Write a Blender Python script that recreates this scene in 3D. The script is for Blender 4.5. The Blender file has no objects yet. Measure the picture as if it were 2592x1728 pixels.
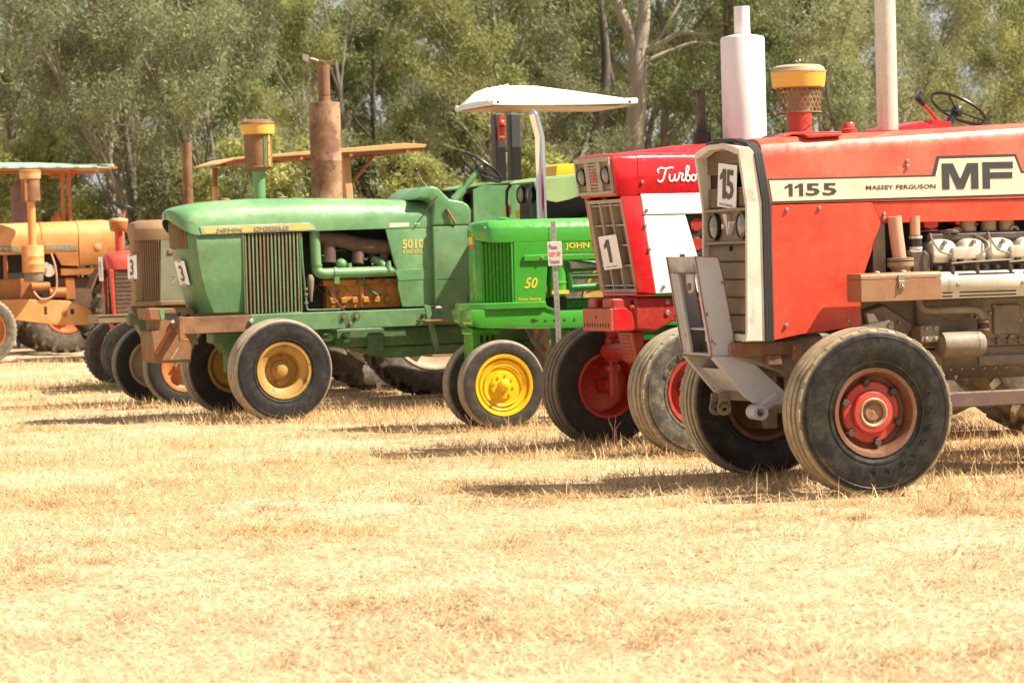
import bpy, bmesh, math, random
import numpy as np
from mathutils import Vector, Matrix
random.seed(7); RNG = np.random.default_rng(11)
SC = bpy.context.scene; COL = SC.collection
R_ = math.radians; PI = math.pi

# ------------------------------------------------------------------ camera, sky, sun, exposure
CAM_H, PITCH, ROLL = 1.42, R_(1.84), R_(1.6)
fw = Vector((0, math.cos(PITCH), -math.sin(PITCH))); r0 = Vector((1, 0, 0)); u0 = r0.cross(fw)
rt = r0*math.cos(ROLL) - u0*math.sin(ROLL); up = u0*math.cos(ROLL) + r0*math.sin(ROLL)
cd = bpy.data.cameras.new('camera'); cam = bpy.data.objects.new('camera', cd); COL.objects.link(cam)
M = Matrix((rt, up, -fw)).transposed().to_4x4(); M.translation = Vector((0, 0, CAM_H)); cam.matrix_world = M
cd.sensor_width = 36; cd.lens = 91.83; cd.clip_start = .5; cd.clip_end = 3000
cd.dof.use_dof = True; cd.dof.focus_distance = 17.5; cd.dof.aperture_fstop = 5.0
SC.camera = cam
SUN_EL, SUN_AZ = R_(52), R_(99)          # azimuth from +Y towards +X
w = bpy.data.worlds.new('World'); SC.world = w; w.use_nodes = True
nt = w.node_tree; sky = nt.nodes.new('ShaderNodeTexSky'); sky.sky_type = 'NISHITA'; sky.sun_disc = False
sky.sun_elevation = SUN_EL; sky.sun_rotation = SUN_AZ; sky.dust_density = 3.0; sky.air_density = 1.0
bg = nt.nodes['Background']; bg.inputs[1].default_value = .05; 
sky.dust_density = 4.0; sky.air_density = .9
tcw = nt.nodes.new('ShaderNodeTexCoord'); cn = nt.nodes.new('ShaderNodeTexNoise'); cn.inputs['Scale'].default_value = 2.6; cn.inputs['Detail'].default_value = 7; cn.inputs['Roughness'].default_value = .55
nt.links.new(tcw.outputs['Generated'], cn.inputs['Vector']); cr_ = nt.nodes.new('ShaderNodeMapRange'); cr_.inputs[1].default_value = .34; cr_.inputs[2].default_value = .56; cr_.inputs[4].default_value = .9
nt.links.new(cn.outputs[0], cr_.inputs[0]); cm = nt.nodes.new('ShaderNodeMix'); cm.data_type = 'RGBA'; cm.inputs[7].default_value = (6.5, 6.4, 6.3, 1)
nt.links.new(cr_.outputs[0], cm.inputs[0]); nt.links.new(sky.outputs[0], cm.inputs[6]); nt.links.new(cm.outputs[2], bg.inputs[0])
sl = bpy.data.lights.new('sun', 'SUN'); sl.energy = 5.0; sl.angle = R_(.55); sl.color = (1, .92, .76)
so = bpy.data.objects.new('sun', sl); COL.objects.link(so)
sd = Vector((math.sin(SUN_AZ)*math.cos(SUN_EL), math.cos(SUN_AZ)*math.cos(SUN_EL), math.sin(SUN_EL)))
so.rotation_euler = sd.to_track_quat('Z', 'Y').to_euler(); so.location = (0, 0, 40)
SC.view_settings.view_transform = 'Standard'; SC.view_settings.look = 'None'
SC.view_settings.exposure = 1.25; SC.view_settings.gamma = 1; SC.view_settings.use_curve_mapping = False

# ------------------------------------------------------------------ materials
MATS = {}
def new_mat(name):
    m = bpy.data.materials.new(name); m.use_nodes = True; MATS[name] = m
    t = m.node_tree; return m, t, t.nodes, t.links, t.nodes['Principled BSDF']
def nd(t, kind, **kw):
    n = t.nodes.new(kind)
    for k, v in kw.items(): setattr(n, k, v)
    return n
def mixc(t, fac, a, b, mode='MIX'):
    n = t.nodes.new('ShaderNodeMix'); n.data_type = 'RGBA'; n.blend_type = mode
    for i, v in ((0, fac), (6, a), (7, b)):
        if hasattr(v, 'is_output'): t.links.new(v, n.inputs[i])
        else: n.inputs[i].default_value = v if i == 0 else (*v, 1)
    return n.outputs[2]
def ramp(t, src, a, b, va=0., vb=1.):
    n = t.nodes.new('ShaderNodeMapRange'); n.inputs[1].default_value = a; n.inputs[2].default_value = b
    n.inputs[3].default_value = va; n.inputs[4].default_value = vb; n.interpolation_type = 'SMOOTHSTEP'
    t.links.new(src, n.inputs[0]); return n.outputs[0]
def noise(t, vec, scale, detail=5, rough=.6):
    n = nd(t, 'ShaderNodeTexNoise'); n.inputs['Scale'].default_value = scale; n.inputs['Detail'].default_value = detail
    n.inputs['Roughness'].default_value = rough; t.links.new(vec, n.inputs['Vector']); return n.outputs[0]
def coords(t):
    tc = nd(t, 'ShaderNodeTexCoord'); oi = nd(t, 'ShaderNodeObjectInfo')
    v = nd(t, 'ShaderNodeVectorMath', operation='MULTIPLY_ADD'); t.links.new(oi.outputs['Random'], v.inputs[0])
    v.inputs[1].default_value = (9, 7, 5); t.links.new(tc.outputs['Object'], v.inputs[2]); return v.outputs[0], tc
def paint(name, col, rough=.35, fade=None, fade_amt=.6, rust=0., rustcol=(.17, .065, .028), metallic=0., bump=.05,
          streak=False, dust=.12, scale=2.5, coat=0., grime=None):
    m, t, ns, L, p = new_mat(name); v, tc = coords(t)
    if streak:
        mp = nd(t, 'ShaderNodeMapping'); mp.inputs['Scale'].default_value = (1.6, 1.6, .25); L.new(v, mp.inputs[0]); vs = mp.outputs[0]
    else: vs = v
    n1 = noise(t, vs, scale, 6, .6); fade = fade or tuple(min(1, c*1.25+.02) for c in col)
    c = mixc(t, ramp(t, n1, .35, .68, 0, fade_amt), col, fade)
    nd_ = noise(t, v, scale*5, 8, .7)
    c = mixc(t, ramp(t, nd_, .45, .75, 0, dust), c, (.42, .31, .19))
    grime = (0 if coat else .35) if grime is None else grime
    if grime:
        mg = nd(t, 'ShaderNodeMapping'); mg.inputs['Scale'].default_value = (7, 7, .8); L.new(v, mg.inputs[0])
        n5 = noise(t, mg.outputs[0], 1.6, 6, .65); c = mixc(t, ramp(t, n5, .56, .74, 0, grime), c, tuple(q*.42+.012 for q in col))
        n6 = noise(t, v, scale*2.2, 9, .72); c = mixc(t, ramp(t, n6, .58, .72, 0, grime*.8), c, (.075, .05, .032))
    if rust > 0:
        n2 = noise(t, vs, scale*3.1, 10, .72); c = mixc(t, ramp(t, n2, .72-rust*.5, .78-rust*.42), c, rustcol)
        n4 = noise(t, v, scale*14, 6, .7); c = mixc(t, ramp(t, n4, .72, .76, 0, min(1, .4+rust)), c, rustcol)
    L.new(c, p.inputs['Base Color']); n3 = noise(t, v, scale*9, 6, .7)
    L.new(ramp(t, n3, .3, .8, max(.05, rough-.1), min(1, rough+.2)), p.inputs['Roughness'])
    p.inputs['Metallic'].default_value = metallic
    if coat: p.inputs['Coat Weight'].default_value = coat; p.inputs['Coat Roughness'].default_value = .12
    b = nd(t, 'ShaderNodeBump'); b.inputs['Strength'].default_value = bump; b.inputs['Distance'].default_value = .02
    L.new(n3, b.inputs['Height']); b2 = nd(t, 'ShaderNodeBump'); b2.inputs['Strength'].default_value = .22; b2.inputs['Distance'].default_value = .05; L.new(noise(t, v, 2.6, 2, .5), b2.inputs['Height']); L.new(b2.outputs[0], b.inputs['Normal']); L.new(b.outputs[0], p.inputs['Normal']); return m
def rubber(name, col=(.028, .026, .025), dust=(.30, .235, .155), R=.46, rough=.62, side=.25, tread=.9):
    m, t, ns, L, p = new_mat(name); v, tc = coords(t)
    sx = nd(t, 'ShaderNodeSeparateXYZ'); L.new(tc.outputs['Object'], sx.inputs[0])
    cb = nd(t, 'ShaderNodeCombineXYZ'); L.new(sx.outputs[0], cb.inputs[0]); L.new(sx.outputs[2], cb.inputs[2])
    ln = nd(t, 'ShaderNodeVectorMath', operation='LENGTH'); L.new(cb.outputs[0], ln.inputs[0])
    n1 = noise(t, v, 11, 9, .75); n2 = noise(t, v, 34, 6, .7)
    tr = ramp(t, ln.outputs['Value'], R*.92, R*.985, 0, tread)
    mu = nd(t, 'ShaderNodeMath', operation='MULTIPLY'); L.new(tr, mu.inputs[0]); L.new(ramp(t, n1, .25, .6, .45, 1), mu.inputs[1])
    c = mixc(t, ramp(t, n1, .4, .75, 0, side), col, dust); c = mixc(t, mu.outputs[0], c, dust)
    L.new(c, p.inputs['Base Color']); L.new(ramp(t, n2, .3, .7, rough-.12, rough+.15), p.inputs['Roughness'])
    p.inputs['Specular IOR Level'].default_value = .28
    b = nd(t, 'ShaderNodeBump'); b.inputs['Strength'].default_value = .25; b.inputs['Distance'].default_value = .01
    L.new(n2, b.inputs['Height']); L.new(b.outputs[0], p.inputs['Normal']); return m
def flat(name, col, rough=.5, metallic=0.):
    m, t, ns, L, p = new_mat(name); v, tc = coords(t); n = noise(t, v, 8, 6, .65)
    L.new(mixc(t, ramp(t, n, .35, .7, 0, .25), col, tuple(c*.7+.03 for c in col)), p.inputs['Base Color'])
    p.inputs['Roughness'].default_value = rough; p.inputs['Metallic'].default_value = metallic; return m

RUST = (.19, .075, .03)
red_mf = paint('red_faded_paint', (.60, .050, .022), .36, (.66, .085, .04), .7, bump=.03, dust=.10)
cream = paint('cream_paint', (.70, .66, .56), .42, (.56, .49, .38), .9, grime=.6, rust=.16, rustcol=(.30, .15, .06), dust=.2)
decal_cream = paint('decal_cream', (.72, .64, .48), .5, (.66, .55, .38), .5, rust=.10, rustcol=(.55, .22, .10), scale=6)
decal_black = flat('decal_black', (.045, .043, .045), .5)
gasket = flat('black_gasket', (.03, .03, .028), .6)
tan_metal = paint('tan_grille', (.29, .21, .13), .55, (.22, .15, .085), .8, dust=.4)
louvre_brown = paint('brown_louvre', (.24, .165, .10), .6, (.30, .21, .125), .8, dust=.35)
dark_int = flat('dark_interior', (.018, .015, .013), .7)
engine_grey = paint('engine_grey_brown', (.26, .205, .15), .55, (.15, .115, .08), .9, rust=.12, rustcol=(.10, .05, .025), dust=.3, grime=.7, scale=4)
engine_dark = paint('oily_engine', (.045, .035, .028), .42, (.09, .065, .048), .8, dust=.2, grime=.6, scale=4)
alu = paint('cast_alloy', (.66, .62, .53), .36, (.46, .40, .30), .6, metallic=.25, dust=.25, scale=7, grime=.6)
rim_red = paint('rim_red', (.38, .022, .018), .4, (.30, .03, .025), .7, dust=.25, rust=.06)
bolt_m = flat('bolt_steel', (.33, .28, .23), .45, .6)
grey_plate = paint('grey_plate', (.46, .46, .48), .5, (.38, .37, .36), .6, rust=.26, rustcol=(.13, .06, .035), dust=.12, scale=4)
rust_m = paint('rust_brown', (.175, .075, .036), .75, (.29, .145, .065), .9, rust=.3, rustcol=(.09, .04, .025), dust=.15, scale=4)
rust_stack = paint('rust_stack', (.15, .058, .025), .72, (.36, .22, .115), .9, rust=.34, rustcol=(.085, .038, .026), dust=.15, scale=4.2, grime=.8)
brown_box = paint('brown_box', (.27, .13, .062), .5, (.34, .18, .095), .8, rust=.12, rustcol=(.12, .05, .03), dust=.2, scale=5)
hub_red = paint('hub_red', (.46, .03, .02), .4, (.42, .06, .04), .6, rust=.05, dust=.2)
rim_rust = paint('rim_rust', (.125, .045, .022), .6, (.19, .08, .038), .8, rust=.25, dust=.2)
cage_m = paint('cage_rust', (.30, .165, .085), .7, (.24, .12, .06), .8, dust=.2)
hub_dark = paint('clamp_dark', (.055, .038, .03), .6, (.09, .06, .045), .8, dust=.1)
rust_dark = paint('rust_dark', (.11, .07, .06), .7, (.16, .09, .06), .8, rust=.15, dust=.15)
pink_pipe = paint('faded_pipe', (.58, .30, .20), .5, (.50, .25, .16), .6, rust=.05, dust=.2)
stack_alu = paint('stack_alloy', (.66, .62, .55), .32, (.58, .50, .40), .5, metallic=.3, streak=True, dust=.12, grime=.15, rust=.06, rustcol=(.30, .14, .06))
yellow_cup = paint('yellow_bowl', (.72, .40, .055), .35, (.66, .40, .10), .6, dust=.15)
tan_lid = paint('tan_lid', (.42, .31, .19), .5, (.36, .25, .15), .6, dust=.25)
red_ih = paint('red_gloss', (.56, .012, .018), .22, (.50, .02, .022), .5, dust=.05, bump=.02, coat=.4)
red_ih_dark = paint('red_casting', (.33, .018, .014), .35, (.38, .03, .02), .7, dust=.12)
red_orange = paint('red_oxide', (.42, .075, .035), .45, (.36, .06, .03), .7, dust=.25)
white_ih = paint('white_gloss', (.82, .80, .77), .22, (.78, .76, .73), .5, dust=.04, bump=.02, coat=.3)
bezel = paint('grey_bezel', (.40, .355, .29), .5, (.34, .30, .24), .6, dust=.2)
white_stack = paint('white_stack', (.80, .76, .77), .35, (.74, .68, .70), .6, dust=.05, bump=.02)
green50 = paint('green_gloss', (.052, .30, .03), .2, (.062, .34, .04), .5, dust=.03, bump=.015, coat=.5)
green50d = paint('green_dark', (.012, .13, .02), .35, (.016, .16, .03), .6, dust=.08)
yellow_jd = paint('yellow_gloss', (.78, .46, .012), .25, (.74, .43, .02), .5, dust=.05, bump=.02)
green51 = paint('green_faded', (.098, .238, .094), .38, (.18, .34, .155), .9, rust=.10, rustcol=(.24, .15, .07), dust=.15, grime=.4)
green51b = paint('green_worn', (.078, .185, .075), .46, (.13, .24, .105), .8, rust=.16, dust=.2, grime=.5)
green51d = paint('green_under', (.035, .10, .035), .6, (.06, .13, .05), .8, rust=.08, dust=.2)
yellow51 = paint('yellow_rusty', (.44, .27, .05), .55, (.36, .19, .045), .9, rust=.30, dust=.2, grime=.7, scale=4)
block51 = paint('orange_block', (.44, .18, .022), .5, (.26, .09, .018), .9, grime=.9, rust=.30, rustcol=(.05, .025, .015), dust=.2)
rusty_fender = paint('rusty_fender', (.20, .34, .13), .5, (.30, .40, .18), .8, rust=.30, rustcol=(.40, .19, .10))
chrome = flat('chrome', (.82, .82, .84), .08, 1.0)
steel = paint('galvanised', (.55, .54, .52), .4, (.42, .40, .37), .7, metallic=.5, dust=.1)
patina = paint('brown_patina', (.25, .165, .085), .6, (.27, .135, .07), .9, rust=.26, rustcol=(.15, .065, .035), dust=.2, grime=.5)
patina_grey = paint('green_grey_patina', (.14, .165, .085), .6, (.22, .20, .13), .8, rust=.30, rustcol=(.30, .165, .085), dust=.2)
weight_m = paint('weight_rust', (.24, .105, .042), .65, (.21, .09, .04), .9, rust=.34, rustcol=(.15, .20, .09), dust=.2)
rim_orange = paint('rim_orange', (.42, .14, .03), .5, (.32, .11, .03), .8, rust=.24, dust=.2, grime=.6)
rim_cream = paint('rim_cream', (.42, .34, .24), .6, (.32, .22, .13), .8, rust=.2)
orange_m = paint('orange_faded', (.62, .245, .065), .45, (.68, .34, .13), .9, rust=.10, dust=.15, grime=.4)
orange_d = paint('orange_worn', (.42, .14, .028), .5, (.30, .11, .035), .9, rust=.2, dust=.2, grime=.7)
orange_canopy = paint('canopy_tan', (.55, .30, .11), .5, (.62, .38, .17), .7, rust=.05, dust=.2)
orange_red = paint('canopy_red_frame', (.58, .13, .03), .45, (.52, .12, .03), .6, dust=.1)
mint = paint('canopy_mint', (.30, .56, .38), .5, (.40, .64, .48), .6, dust=.05, grime=.1)
red_hood = paint('red_faded_hood', (.60, .072, .038), .34, (.66, .14, .085), .9, bump=.03, dust=.14)
red_old = paint('red_old_paint', (.52, .045, .03), .42, (.56, .08, .05), .7, dust=.15, rust=.02)
manifold_m = paint('manifold_rust', (.075, .042, .03), .75, (.13, .075, .05), .8, dust=.12)
brown_grille = paint('brown_grille', (.15, .082, .048), .65, (.10, .055, .033), .7, dust=.2)
white_roof = paint('white_fibreglass', (.84, .82, .78), .35, (.80, .77, .72), .5, dust=.04, bump=.02)
post_grey = flat('charcoal_post', (.045, .048, .055), .45)
black_m = flat('black_plastic', (.018, .018, .018), .4)
paper_m = flat('paper', (.88, .85, .88), .7)
ink = flat('olive_ink', (.10, .075, .035), .6)
sign_m = flat('sign_board', (.80, .70, .64), .55)
sign_red = flat('sign_red', (.72, .06, .035), .55)
sign_blk = flat('sign_black', (.06, .045, .04), .55)
white_txt = flat('white_lettering', (.86, .83, .80), .4)
yellow_txt = flat('yellow_lettering', (.78, .50, .06), .5)
yellow_txt2 = paint('worn_yellow_lettering', (.62, .45, .09), .55, (.45, .42, .14), .7)
silver_txt = flat('silver_lettering', (.62, .60, .56), .3, .7)
tape_m = flat('brown_tape', (.36, .29, .21), .5)
red_ext = paint('extinguisher_red', (.62, .035, .02), .3, (.60, .05, .03), .4)
badge_red = flat('badge_red', (.62, .07, .04), .4)
T_mf = rubber('rubber_dusty', (.011, .0105, .0105), (.44, .35, .22), R=.49, side=.10, rough=.38); T_ih = rubber('rubber_grey', (.05, .045, .038), (.40, .33, .23), R=.455, side=.5)
T_ih_shade = rubber('rubber_shaded', (.024, .022, .020), (.28, .21, .14), R=.455, side=.10, tread=.7)  # darker copy of rubber_grey: shade on the far front wheel put into the colour
T_50 = rubber('rubber_brown', (.035, .03, .026), (.34, .28, .20), R=.375, side=.18); T_51 = rubber('rubber_blueblack', (.017, .0165, .018), (.46, .38, .27), R=.47, side=.08, rough=.5)
T_70 = rubber('rubber_seventy', (.02, .019, .019), (.26, .22, .16), R=.42, side=.06); T_rear = rubber('rubber_rear', (.075, .062, .048), (.30, .23, .15), R=.9, side=.6, tread=.5)
T_old = rubber('rubber_old', (.10, .088, .072), (.34, .29, .21), R=.5, side=.6, tread=.6)
m, t, ns, L, p = new_mat('lamp_glass'); p.inputs['Base Color'].default_value = (.24, .225, .19, 1); p.inputs['Roughness'].default_value = .16; p.inputs['Metallic'].default_value = .25
lamp_glass = m

# ------------------------------------------------------------------ mesh building
class B:
    def __init__(s): s.v = []; s.f = []
    def add(s, vs, fs):
        o = len(s.v); s.v += [tuple(v) for v in vs]; s.f += [tuple(i+o for i in f) for f in fs]; return s
    def box(s, x0, x1, y0, y1, z0, z1):
        return s.add([(x, y, z) for x in (x0, x1) for y in (y0, y1) for z in (z0, z1)],
                     [(0, 1, 3, 2), (4, 6, 7, 5), (0, 4, 5, 1), (2, 3, 7, 6), (0, 2, 6, 4), (1, 5, 7, 3)])
    def prism(s, pts, a, b, plane='xz'):
        n = len(pts)
        def P(p, c): return {'xz': (p[0], c, p[1]), 'yz': (c, p[0], p[1]), 'xy': (p[0], p[1], c)}[plane]
        s.add([P(p, a) for p in pts]+[P(p, b) for p in pts],
              [tuple(range(n)), tuple(range(2*n-1, n-1, -1))]+[(i, i+n, (i+1) % n+n, (i+1) % n) for i in range(n)]); return s
    def loft(s, secs, closed=True, caps=True):
        n = len(secs[0]); vs = [p for q in secs for p in q]; fs = []
        for k in range(len(secs)-1):
            for i in range(n if closed else n-1):
                j = (i+1) % n; fs.append((k*n+i, k*n+j, (k+1)*n+j, (k+1)*n+i))
        if caps and closed: fs += [tuple(range(n-1, -1, -1)), tuple(range((len(secs)-1)*n, len(secs)*n))]
        return s.add(vs, fs)
    def lathe(s, prof, c=(0, 0, 0), axis='z', n=24, a0=0, a1=2*PI):
        full = abs(a1-a0-2*PI) < 1e-6; m = n if full else n+1; vs = []
        for r, h in prof:
            for i in range(m):
                a = a0+(a1-a0)*i/n; x, y = max(r, 1e-4)*math.cos(a), max(r, 1e-4)*math.sin(a)
                vs.append({'z': (c[0]+x, c[1]+y, c[2]+h), 'y': (c[0]+x, c[1]+h, c[2]-y), 'x': (c[0]+h, c[1]+x, c[2]+y)}[axis])
        fs = [(k*m+i, k*m+(i+1) % m, (k+1)*m+(i+1) % m, (k+1)*m+i) for k in range(len(prof)-1) for i in range(n)]
        return s.add(vs, fs)
    def cyl(s, r, h0, h1, c=(0, 0, 0), axis='z', n=20, r1=None, ch=0):
        r1 = r if r1 is None else r1
        pr = [(0, h0), (r-ch, h0), (r, h0+ch), (r1, h1-ch), (r1-ch, h1), (0, h1)] if ch else [(0, h0), (r, h0), (r, h0), (r1, h1), (r1, h1), (0, h1)]
        return s.lathe(pr, c, axis, n)
    def tube(s, pts, r, n=10, caps=True, close=False):
        pts = [Vector(p) for p in pts]; k = len(pts); rs = r if isinstance(r, (list, tuple)) else [r]*k; secs = []
        t0 = (pts[1]-pts[0]).normalized(); nv = t0.orthogonal().normalized()
        for i, p in enumerate(pts):
            if close: tv = (pts[(i+1) % k]-pts[i-1]).normalized()
            else: tv = (pts[min(i+1, k-1)]-pts[max(i-1, 0)]).normalized()
            nv = (nv-tv*nv.dot(tv)).normalized(); bv = tv.cross(nv)
            secs.append([p+nv*math.cos(2*PI*j/n)*rs[i]+bv*math.sin(2*PI*j/n)*rs[i] for j in range(n)])
        if close: secs.append(secs[0])
        return s.loft(secs, True, caps and not close)
    def ball(s, c, r, n=12, sc=(1, 1, 1)):
        o = len(s.v); s.lathe([(r*math.sin(PI*i/8), -r*math.cos(PI*i/8)) for i in range(9)], (0, 0, 0), 'z', n)
        for i in range(o, len(s.v)): x, y, z = s.v[i]; s.v[i] = (c[0]+x*sc[0], c[1]+y*sc[1], c[2]+z*sc[2])
        return s
    def mirror(s):
        o = len(s.v); nf = len(s.f); s.v += [(x, -y, z) for x, y, z in s.v]; s.f += [tuple(i+o for i in reversed(f)) for f in s.f[:nf]]; return s
    def mesh(s, name, mat, bevel=0, ang=35, seg=1):
        me = bpy.data.meshes.new(name); me.from_pydata(s.v, [], s.f); bm = bmesh.new(); bm.from_mesh(me)
        bmesh.ops.remove_doubles(bm, verts=bm.verts, dist=2e-5); bmesh.ops.dissolve_degenerate(bm, edges=bm.edges, dist=1e-5)
        bmesh.ops.recalc_face_normals(bm, faces=bm.faces)
        if bevel:
            ed = [e for e in bm.edges if len(e.link_faces) == 2 and e.calc_face_angle(0) > R_(30)]
            bmesh.ops.bevel(bm, geom=ed, offset=bevel, segments=seg, affect='EDGES', clamp_overlap=True, profile=.6)
        bm.to_mesh(me); bm.free(); me.polygons.foreach_set('use_smooth', [True]*len(me.polygons)); me.set_sharp_from_angle(angle=R_(ang))
        if mat: me.materials.append(mat)
        return me
    def build(s, name, mat, parent=None, bevel=0, ang=35, seg=1, loc=None, label=None):
        o = bpy.data.objects.new(name, s.mesh(name, mat, bevel, ang, seg)); COL.objects.link(o); o.parent = parent
        if loc: o.location = loc
        if label: o['label'] = label
        return o
def obj(name, me, parent=None, loc=(0, 0, 0), rot=None):
    o = bpy.data.objects.new(name, me); COL.objects.link(o); o.parent = parent; o.location = loc
    if rot: o.rotation_euler = rot
    return o
def empty(name, parent=None, loc=(0, 0, 0), rotz=0):
    o = bpy.data.objects.new(name, None); COL.objects.link(o); o.parent = parent; o.location = loc; o.rotation_euler = (0, 0, rotz)
    o.empty_display_size = .2; return o
def tag(o, label, cat, group=None, kind=None):
    if label: o['label'] = label
    if cat: o['category'] = cat
    if group: o['group'] = group
    if kind: o['kind'] = kind
    return o
def tractor(name, x, y, yaw, label):
    o = empty(name, None, (x, y, 0), R_(180+yaw)); return tag(o, label, 'tractor', 'vintage tractors parked in a row on the grass')
def smooth(pts, n=6):
    P = [Vector(p) for p in pts]; out = []
    for i in range(len(P)-1):
        a, b, c, d = P[max(i-1, 0)], P[i], P[i+1], P[min(i+2, len(P)-1)]
        for k in range(n):
            t = k/n; out.append(.5*((2*b)+(c-a)*t+(2*a-5*b+4*c-d)*t*t+(3*b-a-3*c+d)*t**3))
    return out+[P[-1]]

TXT = {}
def text_geo(sx, bold=0, shear=0):
    key = (sx, bold, shear)
    if key not in TXT:
        cu = bpy.data.curves.new('t', 'FONT'); cu.body = sx; cu.offset = bold; cu.shear = shear; cu.resolution_u = 2; cu.extrude = .02
        o = bpy.data.objects.new('t', cu); COL.objects.link(o); bpy.context.view_layer.update()
        me = bpy.data.meshes.new_from_object(o.evaluated_get(bpy.context.evaluated_depsgraph_get()))
        v = np.array([tuple(q.co) for q in me.vertices]); f = [tuple(q.vertices) for q in me.polygons]
        v[:, :2] -= v[:, :2].min(0); v[:, :2] /= np.maximum(v[:, :2].max(0), 1e-6); v[:, 2] = (v[:, 2]+.02)/.04
        bpy.data.objects.remove(o); bpy.data.curves.remove(cu); bpy.data.meshes.remove(me); TXT[key] = (v, f)
    return TXT[key]
def text(parent, sx, org, u, v, wd, ht, mat, name='lettering', bold=0, shear=0, depth=.003, world=False):
    V, F = text_geo(sx, bold, shear); u, v, org = Vector(u).normalized(), Vector(v).normalized(), Vector(org); n = u.cross(v)
    b = B(); b.add([org+u*(q[0]*wd)+v*(q[1]*ht)+n*(q[2]*depth) for q in V], F)
    me = bpy.data.meshes.new(name); me.from_pydata(b.v, [], b.f); me.materials.append(mat)
    return obj(name, me, parent)
ONE = [(0, .62), (0, .78), (.30, .86), (.52, 1), (1, 1), (1, 0), (.52, 0), (.52, .76), (.28, .66)]
def digit_one(parent, org, u, v, wd, ht, mat, name='digits', depth=.003):
    u, v, org = Vector(u).normalized(), Vector(v).normalized(), Vector(org); n = u.cross(v); b = B(); k = len(ONE)
    b.add([org+u*(x*wd)+v*(y*ht)+n*h for h in (0, depth) for x, y in ONE], [tuple(range(k-1, -1, -1)), tuple(range(k, 2*k))]+[(i, (i+1) % k, (i+1) % k+k, i+k) for i in range(k)])
    return b.build(name, mat, parent)
SIDE = ((-1, 0, 0), (0, 0, 1))       # text on the near flank reads from nose to tail
def sidetext(parent, sx, x0, x1, z0, z1, y, mat, **k): return text(parent, sx, (x0, y, z0), SIDE[0], SIDE[1], x0-x1, z1-z0, mat, **k)

# ------------------------------------------------------------------ wheels
def tyre_profile(R, rr, w, kind):
    t = lambda q: rr+(R-rr)*q; g = .042*(R-rr)/.25
    half = [(R, 0), (R, .08), (R-g, .095), (R-g, .135), (R-.003, .15), (R-.003, .25), (R-g, .265), (R-g, .305), (R-.010, .32), (R-.014, .42),
            (t(.86), .465), (t(.80), .475), (t(.79), .488), (t(.765), .490), (t(.755), .482), (t(.6), .5), (t(.45), .495), (t(.30), .475), (t(.235), .458), (t(.225), .474), (t(.185), .470), (t(.175), .444), (t(.05), .40), (rr-.012, .37)]
    if kind == 'lug': half = [(R-.055, 0), (R-.055, .2), (R-.06, .38), (t(.80), .455), (t(.68), .49), (t(.5), .5), (t(.33), .475), (t(.2), .44), (t(.06), .40), (rr-.012, .37)]
    if kind == 'plain': half = [(R, 0), (R, .2), (R-.006, .34), (R-.02, .42), (t(.80), .475), (t(.62), .5), (t(.45), .495), (t(.3), .475), (t(.2), .45), (t(.06), .40), (rr-.012, .37)]
    pr = [(r, h*w) for r, h in half]; return [(r, -h) for r, h in reversed(pr)]+pr[1:]
TY = {}
def tyre_mesh(R, rr, w, kind, mat):
    k = (R, rr, w, kind, mat.name)
    if k in TY: return TY[k]
    b = B(); b.lathe(tyre_profile(R, rr, w, kind), (0, 0, 0), 'y', 72)
    if kind == 'lug':
        n = 22
        for i in range(n):
            for sg in (1, -1):
                a = 2*PI*(i+(.5 if sg < 0 else 0))/n; q = []
                for (h, da) in ((.0, 0), (.25, .10), (.49, .22)):
                    for rr_, dw in ((R-.09, .055), (R, .035)):
                        rx = rr_ if h < .4 else rr_-.025
                        for e in (-1, 1): aa = a+da+e*dw*(.62/R)*1.1; q.append((rx*math.cos(aa), sg*h*w, rx*math.sin(aa)))
                b.add(q, [(2, 3, 7, 6), (6, 7, 11, 10), (0, 2, 6, 4), (4, 6, 10, 8), (1, 5, 7, 3), (5, 9, 11, 7), (8, 10, 11, 9), (0, 1, 3, 2)])
    if kind == 'trac':
        n = 44
        for i in range(n):
            for sg in (1, -1):
                a = 2*PI*i/n
                q = [(rr_*math.cos(a+e*.045), sg*h*w, rr_*math.sin(a+e*.045)) for h in (.30, .485) for rr_ in (R-.05, R+.004 if h < .4 else R-.03) for e in (-1, 1)]
                b.add(q, [(0, 1, 3, 2), (4, 6, 7, 5), (2, 3, 7, 6), (0, 2, 6, 4), (1, 5, 7, 3)])
    for i, (x_, y_, z_) in enumerate(b.v):
        if z_ < -.8*R: q_ = (-z_/R-.8)/.2; b.v[i] = (x_, y_*(1+.09*q_*q_), max(z_, -(R-.020)))
    TY[k] = b.mesh('tyre', mat, 0, 32); return TY[k]
def ring_boxes(b, n, r0, r1, h0, h1, da, a0=0):
    for i in range(n):
        a = a0+2*PI*i/n
        q = [(r*math.cos(a+e*da), h, r*math.sin(a+e*da)) for h in (h0, h1) for r in (r0, r1) for e in (-1, 1)]
        b.add(q, [(0, 2, 3, 1), (4, 5, 7, 6), (0, 1, 5, 4), (2, 6, 7, 3), (0, 4, 6, 2), (1, 3, 7, 5)])
    return b
def nuts(par, mat, n, r, h, size=.014, th=.014, a0=.2):
    me = B().cyl(size, 0, th, (0, 0, 0), 'y', 6, ch=.002).mesh('wheel_nut', mat)
    for i in range(n): a = a0+2*PI*i/n; obj('wheel_nut', me, par, (r*math.cos(a), h, r*math.sin(a)))
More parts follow.
